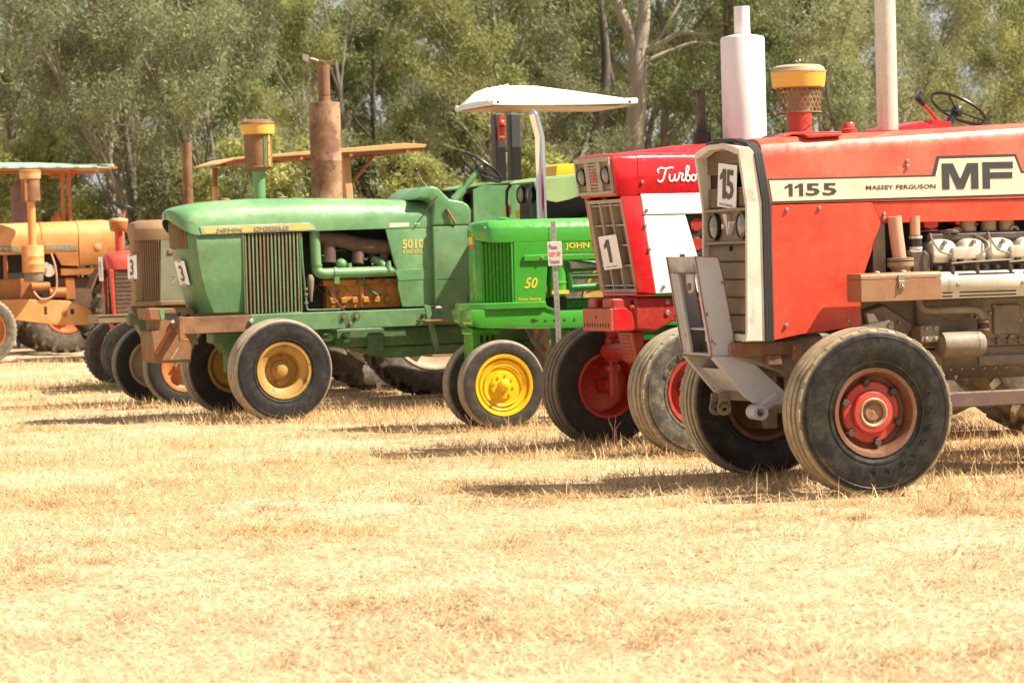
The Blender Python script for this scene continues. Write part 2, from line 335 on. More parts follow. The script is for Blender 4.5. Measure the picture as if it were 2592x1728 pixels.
def wheel(par, x, y, R, rr, w, kind, tmat, rmat, dish=.05, side=1, steer=0, name='front_wheel', hubmat=None, style='disc', z=None, step=0):
    o = empty(name, par, (x, y, (R-.012) if z is None else z), (0 if side > 0 else PI)+steer)
    obj('tyre', tyre_mesh(R, rr, w, kind, tmat), o); e = w*.40; d = e-dish
    b = B()
    if step: b.lathe([(rr+.022, e+.004), (rr+.018, e+.014), (rr-.004, e+.010), (rr-.012, e-.016), (rr*.80, e-.03), (rr*.74, e-.035), (rr*.70, e-.05), (rr*.68, d+.01), (rr*.62, d), (rr*.2, d), (0, d)], (0, 0, 0), 'y', 56)
    else: b.lathe([(rr+.022, e+.004), (rr+.018, e+.012), (rr-.004, e+.008), (rr-.018, e-.02), (rr-.03, d+.01), (rr-.045, d), (rr*.62, d-.004), (rr*.55, d-.004), (.06, d+.004), (0, d+.004)], (0, 0, 0), 'y', 48)
    b.lathe([(rr+.022, -e-.004), (rr+.018, -e-.012), (rr-.004, -e-.008), (rr-.018, -e+.02), (rr-.03, -e*.3), (rr-.05, d-.03), (0, d-.03)], (0, 0, 0), 'y', 48)
    b.build('rim', rmat, o, 0, 40)
    hm = hubmat or rmat
    if style == 'disc':
        b = B(); b.lathe([(.105, d+.004), (.10, d+.022), (.075, d+.026), (.06, d+.06), (.045, d+.075), (0, d+.078)], (0, 0, 0), 'y', 24); b.build('hub', hm, o)
        nuts(o, bolt_m, 6, .085 if rr < .22 else .1, d+.022)
    return o, e, d
def rear_pair(par, x, R, rr, w, y, tmat, rmat):
    for s in (1, -1):
        o, e, d = wheel(par, x, s*y, R, rr, w, 'lug', tmat, rmat, .12, s, 0, 'rear_wheel', style='none')
        b = B(); b.lathe([(.18, d), (.17, d+.05), (.12, d+.07), (.10, d+.16), (0, d+.17)], (0, 0, 0), 'y', 24); b.build('hub', rmat, o); nuts(o, bolt_m, 8, .145, d+.05, .018)
def steering(par, c, r, tilt, mat=None, thick=.013, col=None, colend=None):
    o = empty('steering_wheel', par, c); o.rotation_euler = (0, tilt, 0)
    n = 32; b = B(); b.tube([(r*math.cos(2*PI*i/n), r*math.sin(2*PI*i/n), 0) for i in range(n)], thick, 8, close=True)
    b.build('wheel_rim', mat or black_m, o)
    b = B(); b.lathe([(0, -.05), (.045, -.05), (.05, -.02), (.035, .012), (0, .016)], n=16)
    for k in range(3):
        a = 2*PI*k/3+.5; b.tube([(0, 0, -.02), (.5*r*math.cos(a), .5*r*math.sin(a), -.012), (r*math.cos(a), r*math.sin(a), 0)], thick*.75, 6)
    b.build('spokes', mat or black_m, o)
    if col: B().tube([c, colend], .03, 12).build('steering_column', col, par)
def seat(par, x, z, mat, wd=.48):
    B().box(x-.22, x+.22, -wd/2, wd/2, z, z+.09).build('seat', mat, par, .03, 35, 2)
    b = B(); b.prism([(x-.22, z+.06), (x-.30, z+.40), (x-.24, z+.42), (x-.15, z+.06)], -wd/2, wd/2); b.build('backrest', mat, par, .03, 35, 2)
def headlight(par, c, r, nrm, ring=None, name='headlight'):
    o = empty(name, par, c); o.rotation_euler = Vector(nrm).to_track_quat('Z', 'Y').to_euler()
    B().lathe([(r*.6, -.06), (r, -.03), (r*1.08, 0), (r*1.08, .012), (r*.93, .012), (r*.9, 0)], n=24).build('lamp_ring', ring or black_m, o)
    B().lathe([(r*.94, .002), (r*.7, .012), (r*.35, .018), (0, .02)], n=24).build('lens', lamp_glass, o); return o
def bolts(par, pts, r=.011, th=.012, mat=None, name='bolt', axis='y'):
    me = B().cyl(r, 0, th, (0, 0, 0), axis, 8, ch=.003).mesh(name, mat or bolt_m)
    for p_ in pts: obj(name, me, par, p_)
def aircleaner(par, x, z, s, bowl, cage, lid, neck, y=0, zbase=None, cage_h=None):
    pass
# ------------------------------------------------------------------ number papers
def number_paper(tr, c, wdir, hdir, wd, ht, digits, label, owner=None, tape=None, dw=.62, bend=.0):
    """sheet fixed to tractor tr; c = centre in tractor space"""
    bpy.context.view_layer.update(); Mw = tr.matrix_world
    u = (Mw.to_3x3() @ Vector(wdir)).normalized(); v = (Mw.to_3x3() @ Vector(hdir)).normalized(); n = u.cross(v); c = Mw @ Vector(c)
    o = empty('number_paper', None, c-v*ht/2); tag(o, label, 'number sheet', 'competition number sheets on the tractor noses')
    b = B(); N = 8; L = lambda q: q-o.location
    for k in (0, 1):
        pass
    top = []; bot = []
    for i in range(N+1):
        s = i/N-.5; off = n*(bend*(1-4*s*s)+.002*math.sin(9*s))
        top.append(L(c+u*s*wd+v*ht/2+off)); bot.append(L(c+u*s*wd-v*ht/2+off*1.2))
    b.loft([[bot[i], top[i], top[i]-n*.0015, bot[i]-n*.0015] for i in range(N+1)]); b.build('sheet', paper_m, o)
    base = L(c)-u*wd*dw/2-v*ht*(.30 if owner else .36)+n*(.004+bend)
    if digits[0] == '1':
        w1 = wd*dw*(.40 if len(digits) > 1 else .62); digit_one(o, base, u, v, w1, ht*.68, ink, 'digits', .002)
        if len(digits) > 1: text(o, digits[1:], base+u*(w1+wd*.05), u, v, wd*dw-w1-wd*.05, ht*.68, ink, 'digits', bold=.02, depth=.002)
    else: text(o, digits, base, u, v, wd*dw, ht*.68, ink, 'digits', bold=.022, depth=.002)
    if owner: text(o, owner, L(c)-u*wd*.38-v*ht*.45+n*(.004+bend*.5), u, v, wd*.7, ht*.05, sign_blk, 'small_print', depth=.001)
    if tape:
        for sg in (1, -1):
            b = B(); q = L(c)+v*sg*ht*.52+n*(.006+bend); b.add([q+u*a*wd*.18+v*e*ht*.07+n*h for h in (0, .0012) for a, e in ((-1, -1), (1, -1), (1, 1), (-1, 1))],
                [(3, 2, 1, 0), (4, 5, 6, 7), (0, 1, 5, 4), (1, 2, 6, 5), (2, 3, 7, 6), (3, 0, 4, 7)]); b.build('tape', tape_m, o)
    return o

# ================================================================== faded red 1155 (nearest)
def build_mf():
    T = tractor('red_tractor', 1.79, 15.82, 17, 'faded red tractor with white stripe numbered 1155 and a grey front linkage, nearest the camera')
    # hood
    b = B(); S = []
    for x, zs, zt in ((.415, 1.985, 2.085), (.3, 1.995, 2.092), (-.4, 2.03, 2.117), (-1.3, 2.075, 2.155), (-2.6, 2.10, 2.18)):
        h = [(.36, 1.692), (.36, zs-.03), (.352, zs), (.33, zs+(zt-zs)*.55), (.285, zt-.018), (.22, zt-.004), (0, zt)]
        S.append([(x, y, z) for y, z in h]+[(x, -y, z) for y, z in h[-2::-1]])
    b.loft(S); b.build('hood', red_hood, T, .004, 30)
    for s in (1, -1):
        b = B(); b.prism([(.366, 1.686), (-.285, 1.688), (-.338, 1.563), (-.19, 1.183), (-.199, .956), (.194, .918), (.377, .888)], s*.335, s*.358); b.build('side_panel', red_mf, T, .004)
        b = B(); b.prism([(-.289, 1.688), (-.342, 1.563), (-2.5, 1.555), (-2.5, 1.69)], s*.325, s*.352); b.build('hood_skirt', red_mf, T, .003)
    yk = [(.377, 1.828), (-.698, 1.832), (-.727, 1.938), (-1.228, 1.943), (-1.268, 1.842), (-2.45, 1.85), (-2.45, 1.726), (.357, 1.706)]
    bk = [(.383, 1.839), (-.677, 1.844), (-.711, 1.956), (-1.240, 1.960), (-1.281, 1.856), (-2.46, 1.862), (-2.46, 1.714), (.352, 1.695)]
    B().prism(bk, .3595, .3615).build('stripe_border', decal_black, T); B().prism(yk, .360, .3635).build('stripe', decal_cream, T)
    for xa, xb in ((.279, .229), (.214, .162)): digit_one(T, (xa, .3625, 1.734), SIDE[0], SIDE[1], xa-xb, .073, decal_black, 'lettering')
    for xa, xb in ((.145, .055), (.037, -.053)): sidetext(T, '5', xa, xb, 1.734, 1.807, .3625, decal_black, bold=.025)
    sidetext(T, 'MASSEY FERGUSON', -.243, -.698, 1.7625, 1.788, .363, decal_black, bold=.004)
    b = B()
    b.prism([(-.742, 1.755), (-.742, 1.91), (-.815, 1.91), (-.862, 1.815), (-.91, 1.91), (-.983, 1.91), (-.983, 1.755), (-.935, 1.755), (-.935, 1.86), (-.885, 1.755), (-.84, 1.755), (-.79, 1.86), (-.79, 1.755)], .3625, .366); b.build('lettering', decal_black, T); b = B()
    b.prism([(-1.012, 1.755), (-1.012, 1.914), (-1.215, 1.914), (-1.215, 1.875), (-1.06, 1.875), (-1.06, 1.852), (-1.21, 1.852), (-1.21, 1.815), (-1.06, 1.815), (-1.06, 1.755)], .363, .366)
    b.build('lettering', decal_black, T)
    bolts(T, [(.268, .358, 1.655), (.06, .358, 1.66), (.29, .358, .975), (-.11, .358, .99), (-.36, .352, 1.615), (-.36, .352, 1.592), (-.515, .36, 1.93), (-.517, .36, 1.895), (-.2, .358, 1.25)], .012)
    # black ribbed gasket between the hood and the front frame
    for k in range(3):
        dx = .017*(k-1); pth = [(.545+dx, 0, 2.083), (.51+dx, .22, 2.072), (.47+dx, .315, 2.045), (.44+dx, .357, 1.985), (.398+dx, .361, 1.70), (.398+dx, .361, .885)]
        b = B(); b.tube(pth, .0135, 8); b.mirror(); b.build('gasket', gasket, T)
    B().box(.34, .47, -.335, .335, .90, 2.0).build('radiator', dark_int, T)
    # cream front frame
    for s in (1, -1):
        b = B(); b.prism([(.418, .885), (.418, 1.70), (.455, 1.985), (.50, 2.03), (.567, 2.02), (.524, 1.675), (.534, 1.268), (.542, .945), (.553, .888)], s*.338, s*.362); b.build('frame_side', cream, T, .006)
    b = B(); b.prism([(-.36, 1.985), (-.352, 2.022), (-.30, 2.035), (-.12, 2.064), (.12, 2.064), (.30, 2.035), (.352, 2.022), (.36, 1.985), (.30, 1.99), (.12, 2.03), (-.12, 2.03), (-.30, 1.99)], .50, .566, 'yz'); b.build('frame_top', cream, T, .005)
    B().box(.47, .55, -.338, .338, .886, .93).build('frame_sill', cream, T, .005)
    def ribbed(z0, z1):
        b = B(); n = int((z1-z0)/.011)
        for i in range(n): z = z0+(z1-z0)*i/n; b.prism([(.478, z), (.49, z+.003), (.49, z+.007), (.478, z+.0105)], -.335, .335)
        b.box(.470, .479, -.336, .336, z0, z1); b.build('grille_mesh', tan_metal, T)
    ribbed(1.885, 2.03); ribbed(1.685, 1.80)
    for z in (1.658, 1.462): B().box(.47, .522, -.337, .337, z, z+.018).build('ledge', tan_metal, T, .003)
    B().box(.471, .480, -.336, .336, 1.48, 1.658).build('lamp_panel', tan_metal, T)
    for s in (1, -1): headlight(T, (.498, s*.225, 1.57), .077, (1, 0, 0))
    b = B()
    for k in range(3): b.prism([(-.085+k*.03, 1.645), (-.06+k*.03, 1.645), (.0+k*.012, 1.52), (-.012+k*.012, 1.52)], .48, .50+.004*k, 'yz'); b.prism([(.085-k*.03+.02, 1.60), (.06-k*.03+.02, 1.60), (.0-k*.012+.02, 1.52), (.012-k*.012+.02, 1.52)], .48, .497+.004*k, 'yz')
    b.build('emblem', alu, T)
    text(T, 'M', (.507, -.075, 1.555), (0, 1, 0), (0, 0, 1), .03, .03, white_txt, bold=.02); text(T, 'F', (.507, .035, 1.555), (0, 1, 0), (0, 0, 1), .022, .03, white_txt, bold=.02)
    me = None
    for i in range(5):
        z = .935+i*.106
        b = B(); b.prism([(.474, z), (.486, z), (.498, z+.012), (.486, z+.100), (.474, z+.103)], -.335, .335); b.build('louvre', louvre_brown, T, .002)
    B().cyl(.014, 0, .02, (.488, .03, 1.435), 'x', 12).build('knob', black_m, T)
    # air cleaner with a perforated cage
    A = empty('air_cleaner', T, (.018, 0, 2.09))
    B().lathe([(.078, 0), (.075, .04), (.075, .15), (.08, .152)], n=32).build('neck', hub_red, A)
    b = B(); n = 26; rows = 5; z0, z1, r = .152, .302, .133; dz = (z1-z0)/rows
    for j in range(rows):
        for i in range(n):
            ac = 2*PI*(i+.5*(j % 2))/n; zc = z0+dz*(j+.5); q = []
            for k in range(8):
                t = PI/8+k*PI/4; m_ = 1/max(abs(math.cos(t)), abs(math.sin(t))); q.append((ac+math.cos(t)*m_*PI/n, zc+math.sin(t)*m_*dz/2))
            for k in range(8): t = PI/8+k*PI/4; q.append((ac+math.cos(t)*.86*PI/n, zc+math.sin(t)*.86*dz/2))
            o_ = len(b.v); b.v += [(r*math.cos(a), r*math.sin(a), z) for a, z in q]; b.f += [(o_+k, o_+(k+1) % 8, o_+8+(k+1) % 8, o_+8+k) for k in range(8)]
    b.lathe([(.133, .150), (.137, .151), (.137, .157), (.133, .158)], n=40); b.lathe([(.133, .297), (.137, .298), (.137, .304), (.133, .305)], n=40)
    b.build('cage', cage_m, A, 0, 60)
    B().cyl(.066, .15, .30, n=20).build('core', tan_metal, A)
    B().lathe([(.10, .300), (.155, .306), (.160, .33), (.166, .385), (.168, .395)], n=40).build('bowl', yellow_cup, A)
    B().lathe([(.170, .394), (.170, .402), (.162, .404), (.155, .425), (.13, .438), (.06, .444), (0, .445)], n=40).build('lid', tan_lid, A)
    b = B(); b.cyl(.008, .44, .455, n=8); b.tube([(0, -.03, .47), (0, -.012, .455), (0, 0, .455), (0, .012, .455), (0, .03, .47)], .006, 6); b.build('wing_nut', bolt_m, A)
    b = B(); b.box(-.15, .17, -.17, .24, 2.098, 2.117); b.prism([(.17, 2.117), (.17, 2.098), (.26, 2.07), (.26, 2.082)], -.17, .24); b.prism([(.14, 2.10), (-.12, 2.10), (-.10, 2.085), (.11, 2.075)], .235, .345); b.build('cleaner_bracket', hub_red, T, .004)
    b = B(); b.lathe([(.055, 2.105), (.05, 2.135), (.052, 2.14), (.04, 2.146), (.036, 2.175), (.03, 2.182), (0, 2.183)], (-.305, 0, 0), n=24); b.build('radiator_cap', hub_red, T)
    B().cyl(.064, 2.10, 3.35, (-.565, 0, 0), n=32).build('exhaust_stack', stack_alu, T); B().cyl(.17, 2.118, 2.124, (-.565, .02, 0), n=32).build('stack_plate', red_mf, T)
    # engine
    B().box(-2.6, .30, -.2, .16, 1.12, 1.68).build('engine_bay', dark_int, T)
    b = B(); b.box(-2.6, -.62, -.21, .24, .80, 1.10); b.box(-.66, -.2, -.18, .20, .86, 1.12); b.build('engine_block', engine_grey, T, .012)
    b = B(); b.box(-2.6, -.8, -.18, .20, .60, .80); b.prism([(-.8, .79), (-.8, .60), (-.70, .64), (-.62, .79)], -.18, .20); b.box(-2.6, -1.03, .20, .235, .68, .745); b.box(-2.6, -1.05, .20, .262, .825, .84); b.build('sump', engine_grey, T, .01)
    b = B(); b.prism([(.60, .80), (.30, .70), (.24, .66), (-.15, .66), (-.45, .80), (-.62, .94), (-.40, 1.08), (-.18, 1.02), (-.19, .93), (.2, .90), (.4, .88), (.6, .88)], -.24, .24); b.build('front_casting', engine_grey, T, .015)
    b = B(); b.box(.17, .60, .245, .30, .80, .882); b.box(.175, .235, .30, .33, .755, .865); b.box(.30, .39, .26, .31, .74, .80); b.build('mounting_bracket', rust_m, T, .006)
    b = B(); b.prism([(-.27, .93), (-.36, .94), (-.30, 1.03), (-.25, 1.03)], .27, .31); b.prism([(-.20, .955), (-.205, .91), (-.42, .91), (-.42, .97), (-.38, .985)], .27, .33); b.build('bracket_plate', alu, T, .005); bolts(T, [(-.395, .33, .945), (-.25, .33, .93)], .022, .015)
    b = B(); b.box(-.70, -.575, .235, .372, .84, .945); b.build('engine_mount', engine_grey, T, .006); bolts(T, [(-.61, .372, .925), (-.67, .372, .925), (-.61, .372, .862), (-.67, .372, .862)], .013)
    for k in range(3):
        x0 = -.655-k*.385
        b = B()
        for xa, xb in ((x0, x0-.155), (x0-.195, x0-.345)):
            b.loft([[(xa+i_*(xb-xa), .20, 1.33), (xa+i_*(xb-xa), .40, 1.315), (xa+i_*(xb-xa), .415, 1.36), (xa+i_*(xb-xa), .39, 1.42+.03*(1-(2*i_-1)**4)), (xa+i_*(xb-xa), .28, 1.43+.035*(1-(2*i_-1)**4)), (xa+i_*(xb-xa), .20, 1.44)] for i_ in (0, .12, .3, .5, .7, .88, 1)])
        b.box(x0-.115, x0-.285, .36, .435, 1.335, 1.408); b.build('valve_cover', alu, T, .012, 40, 2)
        bolts(T, [(x0-.075, .395, 1.437), (x0-.265, .395, 1.437)], .014, .03)
        b = B(); b.lathe([(.018, -.012), (.034, -.012), (.034, .012), (.018, .012), (.018, -.012)], (x0-.205, .30, 1.495), 'y', 20); b.prism([(x0-.18, 1.49), (x0-.23, 1.49), (x0-.235, 1.41), (x0-.175, 1.41)], .29, .31); b.build('lifting_eye', engine_grey, T)
        b = B(); xx = x0
        b.tube(smooth([(xx-.03, .30, 1.50), (xx+.01, .41, 1.455), (xx-.03, .435, 1.385), (xx-.10, .44, 1.362), (xx-.11, .43, 1.32)], 5), .006, 6)
        b.tube(smooth([(xx-.30, .30, 1.49), (xx-.345, .41, 1.44), (xx-.345, .44, 1.40), (xx-.27, .44, 1.35)], 5), .006, 6)
        b.tube([(xx-.10, .435, 1.312), (xx-.24, .44, 1.318), (xx-.385, .44, 1.322), (xx-.5, .435, 1.325)], .005, 6); b.build('fuel_line', bolt_m, T)
        b = B()
        for dx in (.11, .275): b.cyl(.018, 1.26, 1.33, (x0-dx, .42, 0), n=10); b.cyl(.013, 1.22, 1.26, (x0-dx, .43, 0), n=8)
        for dx in (.03, .19, .34): b.cyl(.014, .35, .43, (x0-dx, 0, 1.285), 'y', 8)
        b.build('injector', engine_dark, T)
    b = B(); b.box(-2.6, -.60, .15, .36, 1.22, 1.34); b.prism([(-.5, 1.40), (-.52, 1.22), (-.64, 1.22), (-.66, 1.36), (-.60, 1.40)], .20, .39); b.box(-2.6, -.66, .15, .33, 1.44, 1.50); b.build('cylinder_head', engine_dark, T, .015)
    b = B(); b.cyl(.055, 1.46, 1.60, (-.96, .25, 0)); b.cyl(.05, 1.50, 1.60, (-1.10, .25, 0)); b.cyl(.05, 1.50, 1.60, (-1.22, .25, 0)); b.build('fuel_filter', tan_lid, T)
    b = B(); b.prism([(-.645, 1.57), (-.65, 1.53), (-.70, 1.515), (-.745, 1.53), (-.745, 1.57)], .15, .30); b.box(-.89, -.86, .15, .30, 1.54, 1.57); b.build('pump_cover', red_ih, T, .006)
    b = B(); b.tube([(-.415, .38, 1.60), (-.424, .38, 1.50), (-.442, .38, 1.35)], .042, 20); b.build('air_pipe', pink_pipe, T)
    b = B(); b.lathe([(.05, 1.355), (.08, 1.353), (.08, 1.338), (.066, 1.333), (.08, 1.328), (.08, 1.305), (.058, 1.285), (.056, 1.15)], (-.448, .38, 0), n=28); b.build('pipe_flange', louvre_brown, T)
    b = B(); b.cyl(.031, 1.38, 1.60, (-.567, .34, 0)); b.build('water_pipe', pink_pipe, T)
    b = B(); b.cyl(.038, 1.40, 1.485, (-.57, .34, 0)); b.build('hose', black_m, T)
    for z in (1.465, 1.40): B().cyl(.041, z, z+.016, (-.57, .34, 0)).build('hose_clamp', alu, T)
    b = B(); b.prism([(.30, 1.65), (-.33, 1.65), (-.36, 1.10), (.3, .95)], .20, .22); b.box(-.37, -.29, .22, .34, 1.10, 1.56); b.build('shroud_plate', engine_grey, T)
    g = random.Random(21)
    for k in range(16):
        x0 = -.52-g.random()*.95; z0 = 1.18+g.random()*.33; y0 = .20+.08*g.random(); pts = [(x0, y0, z0)]
        for _ in range(3): pts.append((pts[-1][0]-g.uniform(.02, .12), y0+g.uniform(0, .10), pts[-1][2]+g.uniform(-.07, .06)))
        B().tube(smooth(pts, 4), g.choice((.006, .008, .012)), 6).build('engine_hose', g.choice((black_m, engine_dark, bolt_m, rust_dark)), T)
    for k in range(10): x0 = -.5-g.random()*.9; b = B(); b.box(x0-.04, x0+.03, .18, .26+.05*g.random(), 1.24+.22*g.random(), 1.30); b.build('engine_casting', engine_dark, T, .008, 35, 2)
    bolts(T, [(-.45-g.random()*1.5, .245, .84+.24*g.random()) for _ in range(16)], .010, .014); bolts(T, [(-.85-.075*k, .20, .665) for k in range(14)], .009, .012)
    b = B(); b.box(-1.30, -1.12, .24, .262, .87, 1.05); b.build('inspection_cover', engine_grey, T, .006); b = B(); b.prism([(-.66, 1.10), (-.66, 1.02), (-.85, .96), (-1.05, 1.0), (-1.05, 1.10)], .22, .262); b.build('engine_casting', engine_grey, T, .012)
    # exhaust manifold shield
    b = B(); pr = [(.355, 1.262), (.43, 1.262), (.452, 1.225), (.468, 1.215), (.470, 1.158), (.452, 1.148), (.446, 1.10), (.436, 1.10), (.44, 1.15), (.355, 1.20)]
    b.prism(pr, -.60, -2.5, 'yz'); b.build('manifold_shield', cream, T, .005)
    me = B().box(-.187, .187, -.002, .004, -.0035, .0035).mesh('slot', dark_int)
    for k in range(5):
        xc = -.985-k*.43
        for y, z in ((.4425, 1.246), (.4505, 1.136), (.4478, 1.115)): o = obj('slot', me, T, (xc, y, z))
    for z, y in ((1.136, .4505), (1.115, .4478)): B().box(-.75, -.683, y-.002, y+.004, z-.0035, z+.0035).build('slot', dark_int, T)
    bolts(T, [(-.777-.43*k, .470, 1.183) for k in range(5)], .012)
    b = B(); b.tube(smooth([(-.565, .36, 1.12), (-.585, .37, 1.05), (-.64, .37, 1.032), (-.90, .37, 1.03), (-.965, .37, 1.015), (-.99, .37, .965)], 5), .024, 12); b.build('breather_pipe', engine_grey, T)
    b = B(); b.cyl(.034, .895, .965, (-.99, .37, 0), n=16); b.build('hose', black_m, T)
    for z in (.90, .948): B().cyl(.038, z, z+.013, (-.99, .37, 0), n=16).build('hose_clamp', rust_m, T)
    b = B(); b.lathe([(0, -.69), (.05, -.692), (.075, -.71), (.078, -.73), (.078, -.93), (.08, -.932), (.08, -.96), (.065, -.985), (0, -.99)], (0, .36, .823), 'x', 28); b.build('starter_motor', engine_grey, T)
    bolts(T, [(-1.15, .24, .88), (-1.24, .24, .85), (-1.13, .24, 1.04), (-.88, .20, .62), (-1.3, .24, .95), (-1.22, .24, 1.02)], .015, .018)
    b = B()
    for k in range(12): b.box(-1.06-k*.075, -1.09-k*.075, .20, .268, .808, .85)
    b.build('sump_flange', engine_grey, T, .004)
    B().box(-2.6, -.30, .48, .53, .452, .545).build('side_rail', rust_dark, T, .008)
    b = B(); b.tube([(0, -.66, .47), (0, .66, .47)], .065, 16); b.box(-.1, .1, -.15, .15, .45, .68)
    for s in (1, -1): b.cyl(.05, .30, .66, (0, s*.63, 0)); b.tube([(0, s*.63, .46), (0, s*.80, .46)], .05, 12)
    b.tube([(-.14, -.6, .52), (-.14, .6, .52)], .02, 10); b.build('front_axle', engine_grey, T, .008)
    # grey front linkage
    b = B(); sl = lambda z: .70+(z-.80)/.59*.089
    def fp(y0, y1, z0, z1): b.prism([(sl(z0), z0), (sl(z0)-.02, z0), (sl(z1)-.02, z1), (sl(z1), z1)], y0, y1)
    fp(-.275, .182, 1.295, 1.395); fp(-.275, -.14, .80, 1.295); fp(.15, .182, .80, 1.295)
    b.box(.57, .70, -.275, .182, .955, .967); b.box(.56, .705, -.275, .182, .803, .818); b.prism([(-.03, 1.295), (.09, 1.295), (.085, 1.20), (.03, 1.165), (-.02, 1.20)], .748, .765, 'yz')
    b.build('linkage_plate', grey_plate, T, .003)
    side = [(.792, 1.397), (.649, 1.388), (.624, 1.30), (.561, .925), (.563, .803), (.702, .797)]
    for y in (.183, -.295): b = B(); b.prism(side, y, y+.02); b.build('linkage_cheek', grey_plate, T, .003)
    for y in (.203, -.275):
        B().tube([(x_, y, z_) for x_, z_ in side], .0045, 6, close=True).build('weld_bead', rust_m, T)
    B().tube([(.702, -.29, .80), (.702, .20, .80)], .007, 6).build('weld_bead', rust_m, T); B().tube([(sl(1.295), -.14, 1.295), (sl(1.295), .15, 1.295)], .005, 6).build('weld_bead', rust_m, T)
    arm = [(.705, .80), (.563, .802), (.43, .745), (.24, .57), (.27, .50), (.44, .515), (.50, .56)]
    for y in (.165, -.30): b = B(); b.prism(arm, y, y+.055); b.build('linkage_arm', grey_plate, T, .004)
    b = B(); b.prism([(.60, .72), (.585, .70), (.46, .58), (.475, .60)], -.245, .165); b.build('cross_plate', grey_plate, T)
    b = B(); b.lathe([(.026, -.06), (.046, -.06), (.046, .07), (.026, .07), (.026, -.06)], (.425, .20, .462), 'y', 24); b.tube([(.42, .2, .47), (.30, .19, .56)], .04, 10); b.build('linkage_eye', grey_plate, T)
    for x, y in ((.50, -.26), (.465, -.22)): b = B(); b.lathe([(.02, -.008), (.045, -.008), (.045, .008), (.02, .008), (.02, -.008)], (x, y, .468), 'y', 20); b.prism([(x-.04, .47), (x+.04, .47), (x+.03, .56), (x-.03, .56)], y-.008, y+.008); b.build('linkage_hook', engine_grey, T)
    B().cyl(.022, 0, .02, (.757, .032, 1.215), 'x', 14).build('pin', rust_m, T)
    # wheels
    for s in (1, -1):
        o, e, d = wheel(T, 0, s*.83, .490, .238, .285, 'rib', T_mf, rim_rust, .085, s, 0, style='none', z=.476)
        b = B(); b.lathe([(.178, d), (.178, d+.02), (.170, d+.028), (.125, d+.03), (.122, d+.055), (.115, d+.062), (.085, d+.065), (.078, d+.055), (.066, d+.05)], (0, 0, 0), 'y', 48)
        b.build('hub', hub_red, o)
        b = B(); b.lathe([(.068, d+.045), (.05, d+.046), (.045, d+.052), (.02, d+.05), (0, d+.055)], (0, 0, 0), 'y', 24); b.build('hub_cap', rust_m, o)
        b = B(); b.lathe([(.085, d+.066), (.078, d+.07), (.066, d+.055)], (0, 0, 0), 'y', 40); b.build('cap_ring', tan_lid, o)
        b = B(); ring_boxes(b, 6, .150, .200, d+.018, d+.038, .11, .35); q = b.build('clamp', hub_dark, o, .002); q['kind'] = 'stuff'; nuts(o, hub_dark, 6, .176, d+.034, .022, .018, .35)
        b = B(); ring_boxes(b, 26, .444, .4815, .094, .1245, .075); q = b.build('tread_block', T_mf, o, .003); q['kind'] = 'stuff'
        b = B(); ring_boxes(b, 22, .398, .405, .134, .1412, .085); q = b.build('sidewall_mark', T_mf, o, .001); q['kind'] = 'stuff'
        if s > 0: ring_word(o, 'GOODYEAR', .335, .142, 2.83, 4.8, .034, T_mf)
    rear_pair(T, -2.95, .92, .48, .5, 1.0, T_rear, hub_red)
    b = B(); b.box(-3.4, -2.5, -.3, .3, .55, 1.2); b.tube([(-2.95, -.9, .9), (-2.95, .9, .9)], .14, 16); b.build('transmission', engine_grey, T, .02)
    # toolbox, bolted on but a thing of its own
    bpy.context.view_layer.update()
    X = empty('toolbox', None, T.matrix_world @ Vector((-.335, .52, 1.102)), R_(197)); tag(X, 'brown steel toolbox with a hasp, mounted beside the engine of the 1155 tractor', 'toolbox')
    B().box(-.26, .257, -.10, .10, 0, .128).build('box', brown_box, X, .003)
    b = B(); b.prism([(-.101, .129), (.101, .129), (.101, .152), (.088, .166), (-.088, .166), (-.101, .152)], -.261, .258, 'yz'); b.build('lid', brown_box, X, .003)
    b = B(); b.box(-.022, .02, .101, .108, .105, .155); b.box(-.02, .018, .101, .112, .07, .118); b.tube([(0, .112, .10), (0, .122, .085), (0, .112, .075)], .004, 6); b.build('hasp', bolt_m, X, .002)
    b = B(); b.ball((.12, .03, .168), .018, 10, (1, 1, .6)); b.ball((-.05, .03, .168), .02, 10, (1, 1, .6)); b.build('handle_stud', tan_lid, X)
    number_paper(T, (.502, .012, 1.81), (.02, 1, -.09), (-.03, .06, 1), .305, .262, '15', 'white paper numbered 15 on the grille of the nearest faded red tractor', 'Owner: David Smith', dw=.74)
    return T
def ring_word(o, word, r, h, a0, a1, size, mat):
    for i, chn in enumerate(word):
        a = a0+(a1-a0)*i/(len(word)-1); V, F = text_geo(chn, .01); u = Vector((math.sin(a), 0, -math.cos(a))); v = Vector((math.cos(a), 0, math.sin(a)))
        c = Vector((r*math.cos(a), h, r*math.sin(a))); u = -u if (u.cross(v)).y < 0 else u
        me = bpy.data.meshes.new('tyre_letter'); me.from_pydata([c+u*((q[0]-.5)*size*.8)+v*((q[1]-.5)*size)+Vector((0, q[2]*.004, 0)) for q in V], [], F); me.materials.append(mat); obj('tyre_letter', me, o)

